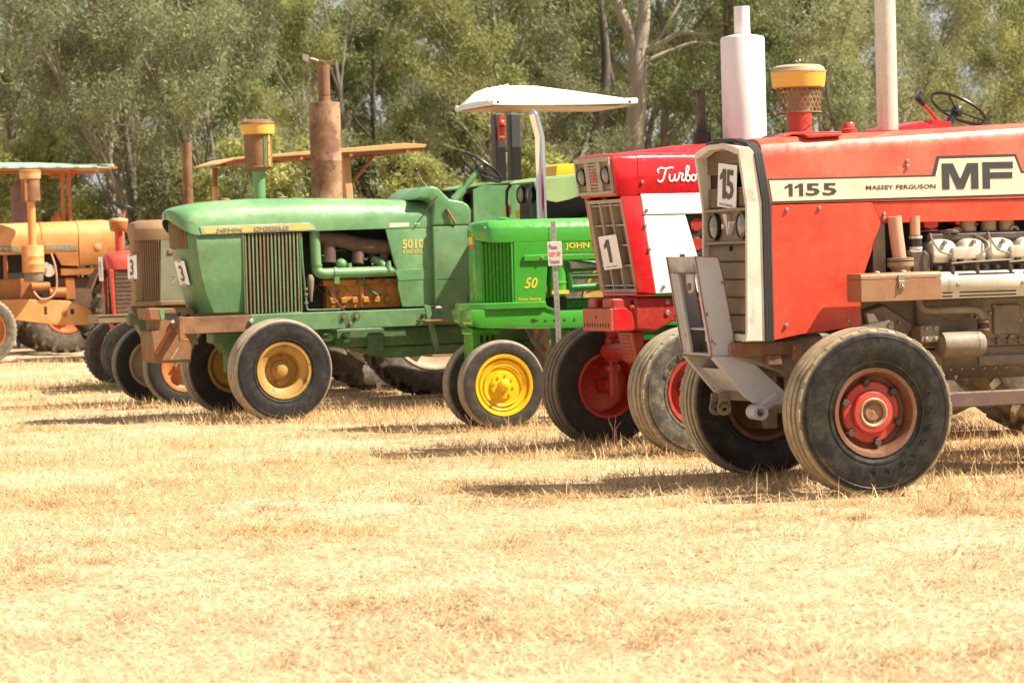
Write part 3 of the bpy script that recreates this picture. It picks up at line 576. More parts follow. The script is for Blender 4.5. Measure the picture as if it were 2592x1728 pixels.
# ================================================================== crimson and white turbo tractor
def build_ih():
    T = tractor('red_and_white_tractor', .955, 19.01, 25, 'glossy crimson and white tractor lettered Turbo with twin headlights and a tall white exhaust')
    b = B(); S = []
    for x, zt, zr in ((.165, 2.142, 2.150), (-.3, 2.142, 2.20), (-1.2, 2.142, 2.24), (-2.15, 2.142, 2.25)):
        h = [(.29, 1.848), (.298, 1.88), (.298, 2.07), (.29, 2.11), (.265, 2.138), (.17, zt+.005), (.13, zr), (0, zr+.004)]
        S.append([(x, y, z) for y, z in h]+[(x, -y, z) for y, z in h[-2::-1]])
    b.loft(S); b.build('hood', red_ih, T, .004, 30)
    b = B(); S = []                                                     # head shell
    for x, k, sl in ((.167, 0, 0), (.22, 0, .0), (.318, .004, 1), (.335, .012, 1)):
        f = lambda z: x+sl*(z-1.84)*.13
        h = [(.292-k, 1.832+k), (.299-k, 1.86), (.299-k, 2.07), (.291-k, 2.108-k), (.265-k, 2.136-k), (.17, 2.146-k), (0, 2.150-k)]
        S.append([(f(z), y, z) for y, z in h]+[(f(z), -y, z) for y, z in h[-2::-1]])
    b.loft(S); b.build('nose_shell', red_ih, T, .003, 30)
    fz = lambda z, x=.337: x+(z-1.84)*.13
    b = B()                                                              # headlamp bezel: frame around a recess
    def strip(y0, y1, z0, z1, d0, d1): b.add([(fz(z)+d, y, z) for d in (d0, d1) for z in (z0, z1) for y in (y0, y1)], [(0, 1, 3, 2), (4, 6, 7, 5), (0, 4, 5, 1), (2, 3, 7, 6), (0, 2, 6, 4), (1, 5, 7, 3)])
    strip(-.275, .275, 1.852, 1.875, 0, .02); strip(-.275, .275, 2.085, 2.112, 0, .02); strip(-.275, -.255, 1.875, 2.085, 0, .02); strip(.255, .275, 1.875, 2.085, 0, .02)
    strip(-.125, -.06, 1.875, 2.085, 0, .018); strip(.06, .125, 1.875, 2.085, 0, .018); b.build('headlamp_bezel', bezel, T, .003)
    b = B(); strip(-.256, .256, 1.874, 2.086, -.002, .003); b.build('lamp_recess', louvre_brown, T)
    for s in (1, -1): headlight(T, (fz(1.985)+.014, s*.192, 1.985), .062, (1, 0, -.13))
    b = B()
    for k in range(9): z = 1.882+k*.0225; strip(-.058, .058, z, z+.012, .003, .014)
    b.build('grille_bar', bezel, T)
    b = B(); strip(-.034, .03, 1.93, 2.035, .012, .017); b.build('badge', bezel, T)
    b = B(); strip(-.012, .006, 1.935, 2.03, .017, .021); strip(-.028, -.018, 1.945, 2.02, .017, .021); strip(.012, .022, 1.945, 2.02, .017, .021); strip(-.028, .022, 1.975, 1.99, .017, .0205); b.build('badge_letters', badge_red, T)
    # lower grille
    gx = lambda z: .187+(z-1.15)*.163
    def G(b, y0, y1, z0, z1, d0, d1): b.add([(gx(z)+d, y, z) for d in (d0, d1) for z in (z0, z1) for y in (y0, y1)], [(0, 1, 3, 2), (4, 6, 7, 5), (0, 4, 5, 1), (2, 3, 7, 6), (0, 2, 6, 4), (1, 5, 7, 3)])
    b = B(); G(b, -.272, -.25, 1.17, 1.822, -.06, 0); G(b, .25, .272, 1.17, 1.822, -.06, 0); G(b, -.272, .272, 1.145, 1.17, -.06, 0); b.build('grille_surround', bezel, T, .003)
    b = B(); G(b, -.252, .252, 1.16, 1.82, -.075, -.062); b.build('grille_back', louvre_brown, T)
    for y in (-.25, -.083, .083): b = B(); G(b, y-.008, y+.008, 1.17, 1.80, -.06, -.004); b.build('grille_fin', bezel, T, .002)
    for k in range(5):
        z = 1.195+k*.145
        for c in (-.167, 0, .167):
            b = B(); G(b, c-.075, c+.075, z-.006, z+.006, -.06, -.016 if k else -.01); b.build('grille_ledge', bezel, T, .002)
    b = B(); G(b, -.25, .25, 1.79, 1.815, -.06, -.003); b.build('grille_fin', bezel, T)
    for s in (1, -1):
        b = B(); b.prism([(.300, 1.833), (.152, 1.833), (.048, 1.131), (.186, 1.148)], s*.272, s*.297); b.build('grille_side', red_ih, T, .008, 35, 2)
        b = B(); b.prism([(.148, 1.845), (.129, 1.697), (-1.5, 1.70), (-1.5, 1.847)], s*.27, s*.300); b.build('white_band', white_ih, T, .006)
        b = B(); b.prism([(.128, 1.692), (-.215, 1.694), (-.30, 1.415), (-.37, 1.131), (.046, 1.131)], s*.27, s*.296); b.build('white_panel', white_ih, T, .006)
        b = B(); b.box(-.2, -.14, s*.2955, s*.2985, 1.325, 1.36); b.box(-.2, -.16, s*.2955, s*.2985, 1.375, 1.41); b.build('decal', decal_black, T)
    B().box(-1.5, .12, -.26, .26, 1.125, 1.83).build('engine_bay', dark_int, T)
    b = B(); b.box(.05, .19, -.27, .27, 1.115, 1.146); b.build('grille_sill', red_ih, T, .01)
    b = B()
    for k in range(6): b.cyl(.05, .26, .272, (-.32-.09*(k % 2), 0, 1.62-k*.07), 'y', 10); b.box(-.55, -.36, .262, .27, 1.6-k*.075, 1.63-k*.075)
    b.build('engine', red_ih_dark, T, .006)
    bolts(T, [(.135, .299, 1.93), (.105, .299, 1.73), (.12, .297, 1.62), (.09, .297, 1.45), (-.02, .296, 1.18)], .013, .014)
    turbo_script(T)
    # chassis
    b = B(); b.prism([(.19, 1.11), (-.9, 1.10), (-.9, .93), (-.12, .925), (.03, .86), (.19, .88)], -.25, .25); b.build('front_frame', red_ih_dark, T, .015)
    b = B(); b.box(.21, .37, -.15, -.02, 1.03, 1.105); b.box(.21, .37, .08, .24, 1.03, 1.105); b.box(.19, .24, -.2, .26, 1.02, 1.06); b.build('frame_lug', red_ih_dark, T, .012)
    b = B(); b.box(.37, .40, -.175, .262, .873, 1.035); b.build('weight_bracket_front', red_orange, T, .004)
    b = B(); b.prism([(.372, .873), (.372, 1.04), (.27, 1.04), (.22, 1.0), (.205, .93), (.205, .873)], .235, .262); b.build('weight_bracket_side', red_ih, T, .008)
    me = B().box(.40, .4025, -.005, .005, -.014, .014).mesh('slot', dark_int)
    for k in range(10): obj('slot', me, T, (0, -.145+k*.042, .915))
    obj('slot', me, T, (0, .04, .975)); bolts(T, [(-.07, .25, 1.07), (-.07, .25, .99), (-.16, .25, .99)], .02)
    b = B(); b.prism([(.05, .86), (.16, .86), (.12, .64), (.06, .62)], -.10, .12); b.build('bolster', red_orange, T, .01)
    for k in range(7): B().box(.118+.006*k, .128+.006*k, -.06, .08, .655+k*.028, .663+k*.028).build('rib', red_ih_dark, T)
    b = B(); b.tube([(.03, -.52, .70), (.03, .52, .70)], .062, 16); b.tube([(-.1, 0, .70), (.06, 0, .70)], .1, 16); b.build('front_axle', red_ih_dark, T, .006)
    for s in (1, -1):
        b = B(); b.cyl(.055, .62, .80, (-.02, s*.54, 0), ch=.01); b.cyl(.04, .36, .86, (-.02, s*.54, 0)); b.cyl(.062, .55, .60, (-.02, s*.54, 0)); b.tube([(-.02, s*.54, .44), (0, s*.66, .44)], .06, 14); b.box(-.06, .02, s*.54-.05, s*.54+.05, .80, .845); b.build('spindle', red_ih_dark, T, .004)
    for s in (1, -1):
        o, e, d = wheel(T, 0, s*.70, .458, .23, .28, 'rib', T_ih if s > 0 else T_ih_shade, rim_red if s > 0 else red_ih_dark, .12, s, 0, style='disc', z=.445)
        if s > 0:
            b = B(); ring_boxes(b, 26, .416, .4505, .09, .1215, .075); q = b.build('tread_block', T_ih, o, .003); q['kind'] = 'stuff'; ring_word(o, 'GOODYEAR', .30, .141, .46, 2.42, .036, T_ih)
    W = empty('exhaust', T, (-.895, 0, 0))
    B().lathe([(.05, 2.2), (.10, 2.205), (.163, 2.21), (.163, 2.985), (.155, 3.0), (.07, 3.018)], n=40).build('muffler', white_stack, W); B().lathe([(.062, 3.0), (.06, 3.02), (.058, 3.225), (.052, 3.225), (.052, 3.1)], n=28).build('pipe', white_stack, W)
    b = B(); b.lathe([(.07, 2.22), (.07, 2.305), (.045, 2.31), (.042, 2.34)], (-.60, -.12, 0), n=20); b.build('pipe_base', black_m, T)
    b = B(); b.cyl(.034, 2.30, 2.61, (-.60, -.12, 0), n=18); b.cyl(.046, 2.355, 2.363, (-.60, -.12, 0), n=18); b.box(-.645, -.55, -.16, -.08, 2.608, 2.618); b.box(-.55, -.53, -.13, -.11, 2.565, 2.618); b.build('vent_pipe', engine_dark, T)
    b = B(); b.prism([(-2.05, 2.24), (-2.12, 2.33), (-2.30, 2.362), (-2.42, 2.33), (-2.6, 2.25), (-2.9, 2.2), (-2.9, 1.4), (-2.0, 1.4)], -.25, .25); b.build('cowl', red_ih, T, .03, 35, 2)
    b = B(); b.tube([(-2.58, .1, 2.33), (-2.41, .1, 2.50)], .013, 10); b.prism([(-2.45, 2.38), (-2.62, 2.36), (-2.62, 2.28), (-2.45, 2.28)], .04, .16); b.build('lever', red_ih, T)
    b = B(); b.tube([(-2.415, .1, 2.495), (-2.355, .1, 2.555)], [.02, .03], 12); b.build('lever_knob', black_m, T)
    steering(T, (-2.80, 0, 2.47), .225, -R_(32), col=black_m, colend=(-2.62, 0, 2.25)); seat(T, -3.35, 1.75, black_m)
    rear_pair(T, -2.95, .95, .48, .47, .95, T_rear, red_ih_dark)
    b = B(); b.box(-3.5, -.9, -.25, .25, .6, 1.2); b.tube([(-2.95, -.9, .93), (-2.95, .9, .93)], .14, 16); b.build('transmission', red_ih_dark, T, .02)
    number_paper(T, (.250, -.002, 1.437), (0, 1, .05), (.16, -.05, 1), .275, .245, '1', 'torn white paper numbered 1 on the grey grille of the crimson and white tractor', 'Owner: George Sm', dw=.52)
    return T
def turbo_script(T):
    W, H, X0, Z0, Y = .318, .112, .012, 1.925, .299
    st = [[(.04, .62), (.02, .80), (.10, .95), (.22, .90), (.36, .97), (.42, .93)], [(.24, .92), (.20, .6), (.16, .25), (.10, .06), (.03, .10), (.02, .22)],
          [(.33, .55), (.31, .30), (.33, .12), (.39, .10), (.44, .30), (.46, .55)], [(.46, .55), (.44, .22), (.48, .10), (.54, .25), (.57, .50)],
          [(.57, .50), (.58, .60), (.61, .56), (.66, .52), (.63, .30), (.64, .12), (.70, .16), (.76, .50)], [(.76, .50), (.82, .90), (.80, 1.05), (.76, .95), (.73, .45), (.74, .15), (.80, .08), (.85, .25), (.82, .45), (.76, .42)],
          [(.94, .48), (.89, .42), (.88, .20), (.92, .08), (.98, .18), (.98, .40), (.93, .48), (.98, .44), (1.03, .52)]]
    b = B()
    for k, s in enumerate(st):
        o = len(b.v); b.tube(smooth([(X0-q[0]*W, 0, Z0+q[1]*H*.98) for q in s], 6), .0066, 8)
        for i in range(o, len(b.v)): x, y, z = b.v[i]; b.v[i] = (x, Y+.001+.0004*k+y*.25+.001, z)
    b.build('lettering', white_txt, T)

# ================================================================== small bright green 50
def build_50():
    T = tractor('bright_green_tractor', -.165, 21.84, 21, 'glossy bright green tractor marked 50 with yellow front wheels and a chrome exhaust')
    b = B(); S = []
    for x, hw, zb, zc, zt in ((.172, .07, 1.60, 1.66, 1.695), (.15, .10, 1.57, 1.665, 1.712), (.08, .22, 1.548, 1.668, 1.727), (.0, .25, 1.545, 1.668, 1.732), (-.435, .25, 1.543, 1.664, 1.735), (-1.9, .25, 1.53, 1.65, 1.73)):
        h = [(hw, zb), (hw, zc-.01), (hw*.98, zc+.004), (hw*.80, zt-.006), (hw*.7, zt), (0, zt+.004)]
        S.append([(x, y, z) for y, z in h]+[(x, -y, z) for y, z in h[-2::-1]])
    b.loft(S); b.build('hood', green50, T, .003, 28)
    B().box(-.4375, -.4345, -.252, .252, 1.55, 1.66).build('hood_seam', green50d, T)
    b = B(); b.prism([(.10, .10), (.165, .075), (.165, -.075), (.10, -.10)], 1.045, 1.62, 'xy'); b.build('nose_strip', green50, T, .012, 35, 2)
    B().box(.166, .170, -.03, .05, 1.535, 1.60).build('badge', yellow_txt, T); B().box(.166, .1705, -.03, .06, 1.50, 1.53).build('badge_plate', badge_red, T)
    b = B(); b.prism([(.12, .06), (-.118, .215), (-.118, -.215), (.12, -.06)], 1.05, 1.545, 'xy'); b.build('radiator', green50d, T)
    me = B().prism([(-.0075, 0), (.0075, 0), (.009, .030), (-.009, .030)], 1.046, 1.546, 'xy').mesh('grille_slat', green50, .001)
    for s in (1, -1):
        for k in range(9):
            t = (k+.5)/9; o = obj('grille_slat', me, T, (.12-.235*t, s*(.075+.148*t), 0)); o.rotation_euler = (0, 0, R_(10) if s > 0 else PI-R_(10))
        b = B(); b.prism([(-.120, 1.545), (-.436, 1.543), (-.389, 1.028), (-.114, 1.03)], s*.225, s*.25); b.build('side_panel', green50, T, .004)
        b = B(); b.prism([(-.436, 1.541), (-2.0, 1.53), (-2.0, 1.44), (-.428, 1.446)], s*.22, s*.247); b.build('hood_skirt', green50, T, .003)
        b = B(); b.prism([(-.20, 1.436), (-2.0, 1.43), (-2.0, 1.385), (-.20, 1.385)], s*.25, s*.272); b.build('side_rail', green50, T, .006)
    b = B(); S_ = [(.30, .06), (.26, .17), (.10, .262), (-.392, .262), (-.392, -.262), (.10, -.262), (.26, -.17), (.30, -.06)]
    b.prism(S_, .995, 1.048, 'xy'); b.build('grille_base', green50, T, .006)
    b = B(); b.prism([(.274, .998), (.256, .891), (.19, .845), (.081, .836), (-.681, .812), (-2.2, .80), (-2.2, .955), (-.52, .966), (-.398, .998)], -.235, .235); b.build('chassis_frame', green50, T, .02, 35, 2)
    B().prism([(-.385, 1.028), (-.389, .998), (-.50, .965), (-.52, .965), (-.42, 1.0)], .236, .25).build('gusset', green50, T)
    me = B().cyl(.011, 0, .003, (0, 0, 0), 'y', 12).mesh('bolt_hole', dark_int)
    for x in (-.27, -.39, -.47, -.56, -.65): obj('bolt_hole', me, T, (x, .234, .885))
    B().prism([(-.26, .90), (-.28, .908), (-.33, .89), (-.28, .87)], .234, .2365).build('bolt_hole', dark_int, T)
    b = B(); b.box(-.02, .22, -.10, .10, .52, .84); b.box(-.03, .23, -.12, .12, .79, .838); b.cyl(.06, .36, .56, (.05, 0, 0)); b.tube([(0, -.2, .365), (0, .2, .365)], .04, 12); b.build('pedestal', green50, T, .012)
    for k in range(3): B().box(.02+k*.05, .045+k*.05, .10, .104, .72, .78).build('slot', dark_int, T)
    for s in (1, -1):
        o, e, d = wheel(T, 0, s*.185, .375, .235, .155, 'plain', T_50, yellow_jd, .015, s, 0, style='none', z=.365)
        b = B(); b.lathe([(.172, d+.005), (.168, d+.012), (.16, d+.005)], (0, 0, 0), 'y', 40); b.lathe([(.112, d), (.108, d+.012), (.05, d+.014), (.045, d+.05), (.03, d+.062), (0, d+.065)], (0, 0, 0), 'y', 32); b.build('hub', yellow_jd, o)
        nuts(o, yellow_jd, 8, .085, d+.012, .013, .01); b = B(); b.cyl(.008, d, d+.03, (.12, 0, -.165), 'y', 8); b.build('valve', bolt_m, o)
    rear_pair(T, -2.45, .80, .45, .36, .80, T_rear, yellow_jd)
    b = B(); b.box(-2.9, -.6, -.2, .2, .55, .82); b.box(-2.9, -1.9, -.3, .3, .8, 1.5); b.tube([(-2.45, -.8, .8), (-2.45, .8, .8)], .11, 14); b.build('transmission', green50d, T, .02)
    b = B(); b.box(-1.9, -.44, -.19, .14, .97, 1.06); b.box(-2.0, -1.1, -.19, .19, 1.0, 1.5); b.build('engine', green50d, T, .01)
    b = B(); b.tube([(-.60, .2, 1.405), (-.92, .2, 1.345)], .022, 10); b.tube([(-.62, .2, 1.30), (-1.1, .2, 1.31)], .015, 10); b.tube([(-.62, .2, 1.25), (-1.1, .2, 1.245)], .024, 12); b.tube([(-.64, .2, 1.15), (-1.1, .2, 1.165)], .034, 14); b.cyl(.05, 1.13, 1.18, (-.90, .2, 0))
    b.tube([(-.60, .2, 1.40), (-.625, .2, 1.25), (-.64, .2, 1.12)], .03, 12); b.build('coolant_pipe', green50d, T)
    b = B(); b.lathe([(.082, 1.40), (.082, 1.21), (.087, 1.205), (.087, 1.19), (.082, 1.185), (.08, 1.09), (.06, 1.08), (0, 1.08)], (-.525, .17, 0), n=24); b.build('oil_filter', green50, T); B().box(-.60, -.45, .235, .259, 1.105, 1.135).build('filter_label', yellow_txt, T)
    B().box(-.62, -.42, .05, .15, .97, 1.08).build('filter_base', black_m, T)
    E = empty('exhaust', T, (-.478, 0, 0))
    b = B(); b.tube([(0, 0, 1.70), (0, 0, 2.0), (0, 0, 2.42), (.012, 0, 2.47), (.035, 0, 2.56), (.05, 0, 2.62)], .042, 24, caps=False); b.build('chrome_pipe', chrome, E)
    b = B(); b.tube([(.05, 0, 2.62), (.035, 0, 2.56), (.012, 0, 2.47)], .038, 20, caps=False); n0 = len(b.v); b.tube([(.05, 0, 2.62), (.052, 0, 2.64), (.053, .0, 2.66)], [.042, .03, .004], 24, caps=False); b.build('pipe_tip', chrome, E)
    B().lathe([(.055, 1.737), (.055, 1.748), (.04, 1.755), (0, 1.757)], (-.13, 0, 0), n=20).build('filler_cap', green50, T)
    sidetext(T, 'JOHN DEERE', -.583, -1.06, 1.468, 1.530, .247, yellow_txt, bold=.02); sidetext(T, '50', -.205, -.322, 1.158, 1.248, .25, yellow_txt, bold=.012, shear=.3); sidetext(T, 'Power Steering', -.148, -.35, 1.052, 1.083, .25, yellow_txt, bold=.01, shear=.25)
    bolts(T, [(-.36, .272, 1.41), (.13, .24, 1.668)], .011)
    steering(T, (-2.05, 0, 1.85), .2, -R_(40), col=green50, colend=(-1.85, 0, 1.6)); seat(T, -2.75, 1.45, yellow_jd, .42)
    return T
# ================================================================== faded green 5010
def build_51():
    T = tractor('faded_green_tractor', -2.42, 24.44, 23, 'large faded green 5010 tractor with rusty muffler and stacked front weights')
    b = B(); S = []
    ST = [(-1.70, .36, 1.728, 1.985), (-1.2, .36, 1.724, 2.015), (-.6, .36, 1.718, 2.032), (0, .36, 1.712, 2.036), (.35, .36, 1.704, 2.022), (.5, .36, 1.702, 2.010), (.60, .36, 1.702, 1.997),
          (.66, .352, 1.716, 1.985), (.71, .328, 1.742, 1.974), (.75, .285, 1.775, 1.963), (.78, .225, 1.808, 1.952), (.80, .16, 1.835, 1.941), (.81, .09, 1.852, 1.933), (.814, .03, 1.858, 1.925)]
    for x, hw, zb, zt in ST:
        lo = zb+.05*min(1, hw/.36); h = [(hw, zb)]; inn = [(hw-.018, zb)]
        for k in range(1, 9):
            a = PI/2*k/8; cc = max(0, math.cos(a))**.55; ss = math.sin(a); h.append((hw*cc, lo+(zt-lo)*ss)); inn.append((max(0, hw-.018)*cc, lo-.004+(zt-lo-.016)*ss))
        S.append([(x, y, z) for y, z in h]+[(x, -y, z) for y, z in h[-2::-1]]+[(x, -y, z) for y, z in inn]+[(x, y, z) for y, z in inn[-2::-1]])
    b.loft(S); b.build('hood', green51, T, 0, 50)
    # nose body below the hood lip
    b = B(); S = []
    for z, xn, xc, hw in ((.965, .56, .43, .30), (.99, .59, .47, .325), (1.2, .64, .55, .34), (1.45, .695, .60, .345), (1.60, .72, .615, .345), (1.70, .735, .62, .345), (1.76, .735, .63, .30), (1.85, .73, .64, .20), (1.90, .72, .65, .08)):
        q = []
        for k in range(17):
            t = -1+2*k/16; a = abs(t); q.append((xc+(xn-xc)*(1-a**3.2), hw*t, z))
        S.append([(.18, -hw, z)]+q+[(.18, hw, z)])
    b.loft(S); b.build('nose', green51b, T, 0, 40)
    # nose grille slats on the near half
    for k in range(19):
        yy = -.25+.50*k/18; t = abs(yy)/.345; nx = lambda z, t=t: (.615+.005*min(1, (z-1.6)/.1))+.108*(1-t**3.2)
        b = B(); b.prism([(nx(1.59)-.002, 1.59), (nx(1.59)+.016, 1.59), (nx(1.70)+.018, 1.70), (nx(1.70)+.016, 1.86-.9*yy*yy), (nx(1.70)-.002, 1.86-.9*yy*yy)], yy-.0055, yy+.0055); b.build('grille_slat', patina, T)
    b = B(); S = []
    for z, xn, xc in ((1.585, .7225, .6175), (1.70, .7395, .6245), (1.86, .7395, .6245)):
        S.append([(xc+(xn-xc)*(1-abs(y/.345)**3.2), y, z) for y in [(-.26+.52*k/12) for k in range(13)]])
    b.loft(S, closed=False); b.build('grille_back', dark_int, T)
    me = B().prism([(-.009, 0), (.005, 0), (.009, .014), (-.005, .016)], .972, 1.705, 'xy').mesh('grille_slat', paint('slat_green_rust', (.19, .29, .13), .5, (.24, .13, .07), .9, rust=.18, dust=.2), .001)
    for s in (1, -1):
        for k in range(15): o = obj('grille_slat', me, T, (.155-.036*k, s*.335, 0)); o.rotation_euler = (0, 0, 0 if s > 0 else PI)
        B().box(-.368, .182, s*.30, s*.334, .965, 1.706).build('grille_back', dark_int, T)
        b = B(); b.box(-.372, .184, s*.332, s*.356, .955, .972); b.box(-.374, -.362, s*.332, s*.356, .972, 1.706); b.box(.172, .184, s*.332, s*.356, .972, 1.706); b.build('grille_frame', green51b, T, .002)
        b = B(); b.prism([(-1.218, 1.722), (-1.69, 1.728), (-1.712, .978), (-1.366, .983), (-1.33, 1.15), (-1.322, 1.33), (-1.29, 1.42), (-1.27, 1.50)], s*.33, s*.357); b.build('rear_panel', green51, T, .008, 35, 2)
        b = B(); b.prism([(-1.30, 1.33), (-1.66, 1.34), (-1.67, 1.24), (-1.335, 1.23)], s*.357, s*.361); b.build('panel_crease', green51, T, .003)
        b = B(); b.box(-1.98, .15, s*.362, s*.402, .800, .962); b.build('frame_rail', green51b, T, .006)
        b = B(); b.box(.15, .80, s*.365, s*.404, .806, .960); b.build('front_rail', rust_m, T, .005)
    b = B(); b.box(.78, .825, .355, .41, .755, .965); b.box(.74, .825, .36, .41, .745, .76); b.box(.78, .81, -.365, .365, .81, .95); b.build('front_bracket', rust_m, T, .006); b = B(); b.cyl(.016, .775, .845, (0, .225, .913), 'x', 12); b.build('hitch_pin', steel, T)
    # stacked weights carried ahead of the nose
    pg = [(1.055, 1.05), (.645, 1.036), (.622, 1.0), (.615, .82), (.585, .70), (.652, .70), (.668, .543), (.985, .543), (1.015, .57), (1.03, .835), (.955, .842), (.95, .935), (1.04, .94)]
    for k in range(6): b = B(); b.prism(pg, -.215+k*.071, -.215+k*.071+.066); b.build('front_weight', weight_m, T, .008)
    b = B(); b.prism([(1.01, .64), (.985, .62), (.835, .845), (.86, .87)], .208, .222); b.build('weight_bar', rim_orange, T, .003)
    b = B(); b.prism([(.905, 1.0), (.755, .996), (.765, .955), (.80, .945), (.87, .945), (.90, .955)], .2065, .2105); b.build('weight_slot', dark_int, T); B().box(.665, .70, .2065, .2105, .945, .985).build('weight_slot', dark_int, T)
    b = B(); b.prism([(.955, 1.04), (.90, 1.04), (.905, .95), (.935, .94)], .2065, .2095); b.box(.80, .83, .2065, .2095, .86, .95); b.build('green_mark', green51, T); B().prism([(.79, .68), (.78, .675), (.86, .56), (.87, .565)], .2065, .2095).build('scratch', tan_lid, T)
    # name strip
    b = B(); b.prism([(.572, 1.708), (.588, 1.780), (-.466, 1.792), (-.505, 1.760), (-.527, 1.722)], .352, .366); b.build('name_strip', steel, T, .002)
    b = B(); b.prism([(.548, 1.718), (.56, 1.770), (-.458, 1.782), (-.488, 1.757), (-.505, 1.732)], .366, .3675); b.build('name_strip_infill', yellow_txt2, T)
    sidetext(T, 'JOHN', .435, .185, 1.728, 1.764, .367, silver_txt, bold=.02, depth=.008); sidetext(T, 'DEERE', .07, -.262, 1.735, 1.770, .367, silver_txt, bold=.02, depth=.008)
    sidetext(T, '5010', -1.382, -1.598, 1.53, 1.618, .357, yellow_txt2, bold=.03); sidetext(T, 'DIESEL', -1.386, -1.596, 1.484, 1.516, .357, yellow_txt2, bold=.02)
    B().box(-1.455, -1.257, .357, .3595, 1.734, 1.775).build('sticker', decal_cream, T); B().box(-1.56, -1.515, .357, .3595, 1.757, 1.769).build('sticker', decal_cream, T)
    # engine bay
    B().box(-1.7, -.36, -.30, .12, .97, 1.72).build('engine_bay', dark_int, T)
    b = B(); b.box(-1.4, -.66, .08, .24, .985, 1.26); b.box(-1.40, -.62, .08, .265, 1.20, 1.262); b.box(-1.02, -.98, .24, .27, .99, 1.2); b.cyl(.05, .235, .262, (-.86, 0, 1.1), 'y', 14); b.build('engine_block', block51, T, .012)
    bolts(T, [(-1.0, .265, 1.14), (-1.1, .24, 1.12), (-1.2, .24, 1.13), (-.75, .24, 1.05)], .014)
    b = B(); b.tube(smooth([(-.60, .2, 1.66), (-.85, .22, 1.62), (-1.05, .22, 1.57), (-1.35, .22, 1.55)], 5), .075, 12); b.tube([(-.70, .22, 1.66), (-.68, .24, 1.42)], .07, 12); b.tube([(-1.0, .2, 1.6), (-.97, .24, 1.40)], .06, 12); b.tube([(-1.27, .2, 1.58), (-1.24, .22, 1.42)], .05, 12); b.build('exhaust_manifold', manifold_m, T)
    b = B(); b.tube([(-.54, .28, 1.72), (-.545, .28, 1.42)]+smooth([(-.548, .28, 1.40), (-.555, .285, 1.345), (-.60, .30, 1.318), (-.68, .30, 1.318)], 5)+[(-1.45, .30, 1.325)], .05, 18); b.build('intake_pipe', green51, T)
    b = B(); b.cyl(.056, 1.385, 1.405, (-.547, .28, 0), n=18); b.cyl(.058, -.74, -.705, (0, .30, 1.318), 'x', 18); b.box(-.75, -.70, .335, .35, 1.22, 1.29); b.build('pipe_clamp', green51b, T)
    b = B(); b.ball((-.80, .26, 1.40), .055, 14); b.tube([(-.87, .29, 1.33), (-.87, .29, 1.41)], [.03, .022], 10); b.build('pipe_elbow', green51, T); b = B(); b.tube([(-1.14, .20, 1.44), (-1.20, .28, 1.40), (-1.23, .30, 1.34)], .042, 12); b.tube([(-1.25, .33, 1.33), (-1.25, .33, 1.42)], [.028, .02], 10); b.build('pipe_elbow', green51, T)
    b = B(); b.lathe([(0, 1.16), (.012, 1.16), (.022, 1.24), (.034, 1.33), (.034, 1.38), (.02, 1.41), (0, 1.415)], (-.478, .30, -.10), n=16); b.build('horn_bulb', engine_grey, T)
    b = B(); b.tube(smooth([(-.39, .33, 1.70), (-.39, .345, 1.45), (-.41, .345, 1.15), (-.42, .345, 1.0)], 4), .010, 8); b.tube(smooth([(-.43, .345, 1.0), (-.45, .35, .985), (-.75, .36, .982)], 4), .006, 6); b.build('fuel_pipe', green51b, T)
    for z in (1.17, 1.12, 1.04): B().cyl(.020, z, z+.022, (-.415, .345, 0), n=10).build('pipe_union', bolt_m, T)
    g = random.Random(8)
    for k in range(14):
        x0 = -.48-g.random()*.7; z0 = 1.0+g.random()*.6; y0 = .2+.1*g.random(); pts = [(x0, y0, z0)]
        for _ in range(3): pts.append((pts[-1][0]-g.uniform(.0, .10), y0+g.uniform(-.02, .06), pts[-1][2]+g.uniform(-.12, .10)))
        B().tube(smooth(pts, 4), g.choice((.006, .008, .011)), 6).build('engine_hose', g.choice((black_m, engine_dark, manifold_m, green51d)), T)
    for k in range(6): x0 = -.70-k*.11; b = B(); b.box(x0-.03, x0+.03, .2, .285, 1.03, 1.09); b.build('block_boss', block51, T, .01)
    # dash and cowl
    b = B(); b.box(-2.04, -1.674, -.42, .42, .98, 1.733); b.build('dash_box', green51b, T, .015, 35, 2); B().box(-1.9, -1.70, .42, .4225, 1.232, 1.236).build('panel_seam', dark_int, T)
    b = B(); b.prism([(-1.48, 1.99), (-1.56, 2.06), (-1.64, 2.109), (-1.685, 2.119), (-1.752, 2.094), (-1.862, 1.987), (-2.00, 1.962), (-2.05, 1.935), (-2.079, 1.88), (-2.07, 1.738), (-1.672, 1.742), (-1.69, 1.93), (-1.64, 1.985)], -.40, .40); b.build('cowl', green51, T, .03, 35, 3)
    b = B(); b.tube([(-1.816, .415, 1.90), (-1.90, .425, 1.752)], .014, 8); b.build('brake_lever', rust_m, T); b = B(); b.tube([(-1.58, .41, 1.84), (-1.64, .415, 1.92), (-1.73, .41, 2.02)], .006, 6); b.build('control_rod', engine_dark, T)
    b = B(); b.tube([(-1.604, .2, 2.27), (-1.665, .2, 2.16), (-1.72, .2, 2.10)], .009, 8); b.build('throttle_lever', engine_grey, T); B().ball((-1.602, .2, 2.275), .022, 10).build('lever_knob', black_m, T)
    b = B(); b.tube([(-2.135, .08, 2.262), (-2.22, .04, 2.205)], .008, 8); b.build('gear_lever', engine_grey, T); B().ball((-2.13, .08, 2.265), .022, 10).build('lever_knob', black_m, T)
    steering(T, (-2.352, 0, 2.30), .235, -R_(37), thick=.014, col=green51, colend=(-2.06, 0, 1.98))
    B().tube([(-2.16, 0, 2.09), (-2.06, 0, 1.98)], .042, 14).build('column_sleeve', green51, T)
    # stacks
    E = empty('exhaust', T, (-.772, 0, 0))
